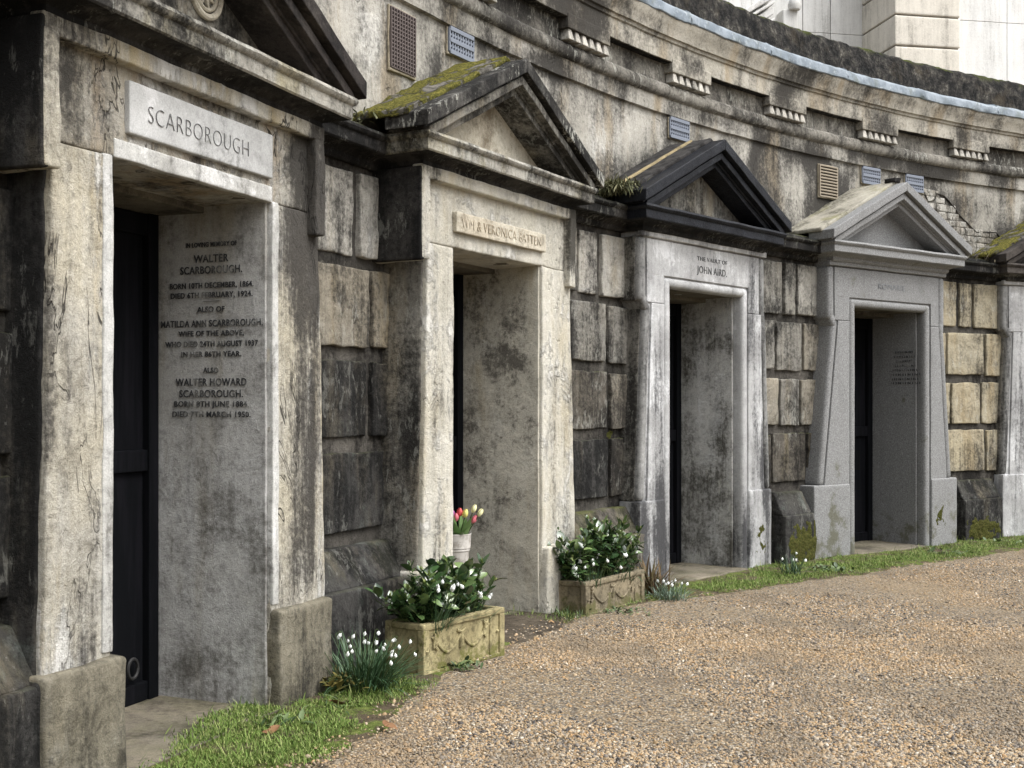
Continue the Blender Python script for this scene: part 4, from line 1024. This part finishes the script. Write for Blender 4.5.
# fern on the cornice and dry grass further on
fern = leaf_mat('fern_leaf', (.05, .055, .028), (.115, .12, .065), (.21, .20, .12), .8, .1)
weed(polar(36.75, .14, 3.02), 950, .085, 'grey green fern tuft growing on the cornice between the pale and the black pediment', mat=fern, up=(-60, 80), wid=.13, spread=.085, name='fern_tuft', cat='fern', grp='plants rooted on the cornice')
weed(polar(25.3, .22, 2.95), 60, .05, 'small green tuft on the cornice beside the nearest pediment', mat=fern, up=(0, 75), wid=.25, spread=.06, name='cornice_tuft', cat='weed', grp='plants rooted on the cornice')
weed(polar(58.6, .20, 2.93), 60, .22, 'dry stalks hanging over the cornice right of the granite pediment', mat=leaf_mat('dry_stalk', (.10, .09, .06), (.17, .15, .10), (.26, .22, .15), .8, .1), up=(-10, 60), wid=.03, spread=.12, name='dry_stalks', cat='dry grass', grp='plants rooted on the cornice')
# fallen leaves on the grass
for i, (px, py, lab) in enumerate(((-.90, 5.43, 'curled brown leaf on the grass near the nearest threshold'), (-.80, 5.62, 'upright brown leaf on the grass before the snowdrops'), (-1.01, 5.12, 'flat brown leaf lying at the grass edge by the nearest threshold'),
                                    (-.56, 5.25, 'small brown leaf where grass meets gravel'), (-.60, 6.05, 'brown leaf between the snowdrops and the trough'))):
    V, F = ribbons(np.array([[0, 0, .03], [0.01, 0, .03]]), np.array([[.8, .3, .5], [-.5, .6, .4]]), np.array([.07, .05]), np.array([.045, .03]), np.array([1.4, 1.]), prof=(.2, .9, 1., .6, .05), fold=.6)
    o = raw('fallen_leaf', V, F, brownm, smooth=True); o.location = (px, py, gz(px, py) + .0); o.rotation_euler = (rng.uniform(-.4, .4), rng.uniform(-.4, .4), rng.uniform(0, 6))
    tag(o, lab, 'leaf', 'fallen brown leaves')
# moss cushions on plinths
def mossmat():
    n = N('moss'); f = n.noise(70, 5, .8); g = n.noise(9, 5, .7)
    col = n.ramp(f, [(.3, (.025, .03, .006)), (.5, (.06, .064, .016)), (.72, (.145, .13, .038))])
    return n.done(n.mix(n.step(g, .5, .65, 0, .5), col, (.05, .045, .015)), .95, n.bump(n.math('ADD', f, g), 1., .02), .1)
mossm = mossmat()
def moss_patch(o, u, w, nv, su, sw, label, seed, thr=.0, amp=.03):
    """uneven moss cushion: a height field that dips below the stone where the moss stops"""
    o, u, w, nv = Vector(o), Vector(u).normalized(), Vector(w).normalized(), Vector(nv).normalized()
    nu, nw = max(12, int(su / .006)), max(12, int(sw / .006)); rows_ = []
    for i in range(nu + 1):
        row = []
        for j in range(nw + 1):
            a, b = i / nu * 2 - 1, j / nw * 2 - 1
            p = o + u * (a * su / 2) + w * (b * sw / 2); q = p * 1.; s_ = Vector((seed * 3.1, seed * 1.7, 0))
            f = noise.noise(q * 13 + s_) * .6 + noise.noise(q * 31 + s_) * .35 + .35 - thr - .62 * (a * a + b * b) ** 1.1
            h = min(f, .45) * amp * .8 + noise.noise(q * 120 + s_) * .004 - .002
            row.append(tuple(p + nv * h))
        rows_.append(row)
    m_ = MB(); m_.grid(rows_)
    me_o = m_.build('moss_cushion', mossm); return tag(me_o, label, 'moss', 'moss cushions on the stone')
def fr_(t): a = rad(t); return Vector((math.sin(a), math.cos(a), 0)), Vector((math.cos(a), -math.sin(a), 0))
UP = Vector((0, 0, 1))
u_, n_v = fr_(36.6); moss_patch(polar(36.75, .17, .55), u_, UP * .2 - n_v * .115, n_v * .8 + UP * .5, .62, .22, 'green moss on the sloping ledge behind the shrub in the darker trough', 1, thr=-.1)
moss_patch(polar(37.0, .262, 1.19), u_, UP, n_v, .40, .12, 'thin green moss in the joint of the brown pier above the darker trough', 5, thr=.05, amp=.04)
u_, n_v = fr_(41); moss_patch(L2W(3, .84, .008, .24), u_, UP, n_v, .26, .46, 'yellow green moss on the right foot of the white marble doorway', 2, amp=.025)
u_, n_v = fr_(52.9); moss_patch(L2W(4, .80, .010, .30), u_, UP, n_v, .22, .30, 'olive moss on the right foot of the granite doorway', 3, amp=.022)
u_, n_v = fr_(58); moss_patch(polar(57.9, -.036, .12), u_, UP, n_v, .58, .30, 'bright moss along the plinth of the yellowish pier', 4, thr=-.05)
u_, n_v = fr_(46.5); moss_patch(polar(46.5, -.046, .18), u_, UP, n_v, .45, .40, 'rusty moss low on the dark plinth left of the granite doorway', 6, thr=.1, amp=.02)

# ------------------------------------------------------------------ flower bucket with tulips in the pale doorway
vp = L2W(2, -.32, -.13, .03)
vase = empty('flower_vase', vp, 0, label='tall whitish flower vase just inside the pale doorway', cat='vase')
VHT = .60
vm = N('white_zinc'); vmat = vm.done(vm.mix(vm.step(vm.noise(18, 6, .7), .45, .65), (.50, .48, .45), (.28, .26, .23)), .5, None, .4)
m = MB(); m.lathe([(0, 0), (.058, 0), (.062, .02), (.078, VHT - .095), (.080, VHT - .09), (.088, VHT - .085), (.090, VHT - .01), (.093, VHT), (.088, VHT + .002), (.082, VHT - .01), (.07, VHT - .08), (0, VHT - .1)], (0, 0, 0), 28); m.build('vase_body', vmat, vase)
m = MB(); m.lathe([(.0795, VHT - .105), (.084, VHT - .10), (.084, VHT - .092), (.0795, VHT - .087)], (0, 0, 0), 28); m.build('vase_band', vmat, vase)
tl = leaf_mat('tulip_leaf', (.07, .14, .04), (.12, .21, .07), (.22, .32, .14), .45)
def tulip(base, tip, color, label, leafside):
    root = empty('tulip', base, 0, label=label, cat='tulip', group='cut tulips in the white vase')
    d = Vector(tip) - Vector(base)
    m = MB(); m.tube([(0, 0, 0), tuple(d * .5 + Vector((0, 0, .01))), tuple(d)], .0032, 6); m.build('stem', stemm, root)
    pm = bpy.data.materials.get('petal_' + color[0]) or leaf_mat('petal_' + color[0], tuple(x * .6 for x in color[1]), color[1], tuple(min(.85, x * 1.2 + .06) for x in color[1]), .5, .25)
    m = MB(); ax = d.normalized(); u = ax.orthogonal().normalized(); w = ax.cross(u)
    for q in range(6):
        a0 = q * math.pi / 3; k_ = .9 if q % 2 else 1.
        rows_ = []
        for (rr, h) in ((.003, 0), (.012, .009), (.0165, .023), (.015, .040), (.006, .056)):
            rows_.append([tuple(d + ax * h + (u * math.cos(a0 + e_) + w * math.sin(a0 + e_)) * rr * k_ * (1.12 if e_ == 0 else 1) * (1 + .12 * math.sin(q * 2.3 + h * 60 + base[0] * 90))) for e_ in ((-.62, 0, .62) if h < .05 else (-.2, 0, .2))])
        m.grid(rows_)
    m.build('bloom', pm, root)
    V, F = ribbons(np.array([[0, 0, 0]], float), np.array([[leafside[0], leafside[1], 1.]], float), np.array([d.length * 1.05]), np.array([.06]), np.array([.6]), prof=(.5, .9, 1., .8, .45, .03), fold=.45)
    raw('leaf', V, F, tl, root, smooth=True)
    V, F = ribbons(np.array([[0, 0, 0]], float), np.array([[-leafside[0] * 1.3, leafside[1] - .3, 1.]], float), np.array([d.length * .85]), np.array([.05]), np.array([.9]), prof=(.5, .9, 1., .8, .45, .03), fold=.45)
    raw('leaf', V, F, tl, root, smooth=True)
    return root
reds = [('red', (.55, .07, .07)), ('purple', (.26, .05, .22)), ('orange', (.62, .24, .10)), ('cream', (.75, .70, .38)), ('pink', (.62, .14, .18)), ('yellow', (.75, .62, .18))]
vb = Vector(vp) + Vector((0, 0, VHT - .06))
TU = [(-.075, .20, 2, 'salmon orange tulip furthest left in the white vase'), (-.02, .195, 1, 'purple tulip beside the red one in the white vase'), (.02, .205, 0, 'red tulip in the middle of the white vase'), (.052, .20, 5, 'yellow tulip right of the red one in the white vase'),
      (.10, .235, 3, 'cream tulip standing tallest in the white vase'), (.135, .21, 3, 'cream tulip furthest right in the white vase'), (.098, .155, 4, 'pink tulip drooping low on the right of the white vase'), (.0, .17, 4, 'pink tulip low between the red and purple ones')]
for i, (dx, hz, c, lab) in enumerate(TU):
    b = vb + Vector((dx * .3, rng.uniform(-.02, .02), 0))
    tulip(tuple(b), (vb.x + dx, vb.y - .01 + rng.uniform(-.03, .02), vb.z + hz * .8), reds[c], lab, (dx * 1.5 + rng.uniform(-.3, .3), rng.uniform(-.5, .2)))

# ------------------------------------------------------------------ camera, sky, sun
cam = bpy.data.cameras.new('camera'); co = bpy.data.objects.new('camera', cam); COL.objects.link(co)
co.location = (0, 0, HC); co.rotation_euler = (rad(90), 0, 0)
cam.sensor_width = 36; cam.lens = 36 * FPX / 1024; cam.shift_y = (HZ - 384) / 1024; cam.clip_start = .05; cam.clip_end = 500
scene.camera = co
EL, AZ = 58., 115.       # overcast: a broad soft sun high behind the viewer's right shoulder (azimuth clockwise from +Y)
w = bpy.data.worlds.new('World'); scene.world = w; w.use_nodes = True
nt_ = w.node_tree; bg = nt_.nodes['Background']
sky = nt_.nodes.new('ShaderNodeTexSky'); sky.sky_type = 'NISHITA'; sky.sun_disc = False
sky.sun_elevation = rad(EL); sky.sun_rotation = rad(AZ); sky.air_density = 1.2; sky.dust_density = 6.; sky.ozone_density = 1.
hs = nt_.nodes.new('ShaderNodeHueSaturation'); hs.inputs['Saturation'].default_value = .24
nt_.links.new(sky.outputs[0], hs.inputs['Color']); nt_.links.new(hs.outputs[0], bg.inputs[0]); bg.inputs[1].default_value = .15
sun = bpy.data.lights.new('sun', 'SUN'); sun.energy = 1.4; sun.angle = rad(55); sun.color = (1, .995, .98)
so = bpy.data.objects.new('sun', sun); COL.objects.link(so)
sd = Vector((math.sin(rad(AZ)) * math.cos(rad(EL)), math.cos(rad(AZ)) * math.cos(rad(EL)), math.sin(rad(EL))))
so.rotation_euler = (-sd).to_track_quat('-Z', 'Y').to_euler(); so.location = (6, -4, 12)
vs = scene.view_settings; vs.view_transform = 'Standard'; vs.look = 'None'; vs.exposure = .95; vs.gamma = 1.; vs.use_curve_mapping = False
scene.render.engine = 'CYCLES'
scene.cycles.max_bounces = 6; scene.cycles.diffuse_bounces = 4
scene.render.resolution_x = 1024; scene.render.resolution_y = 768
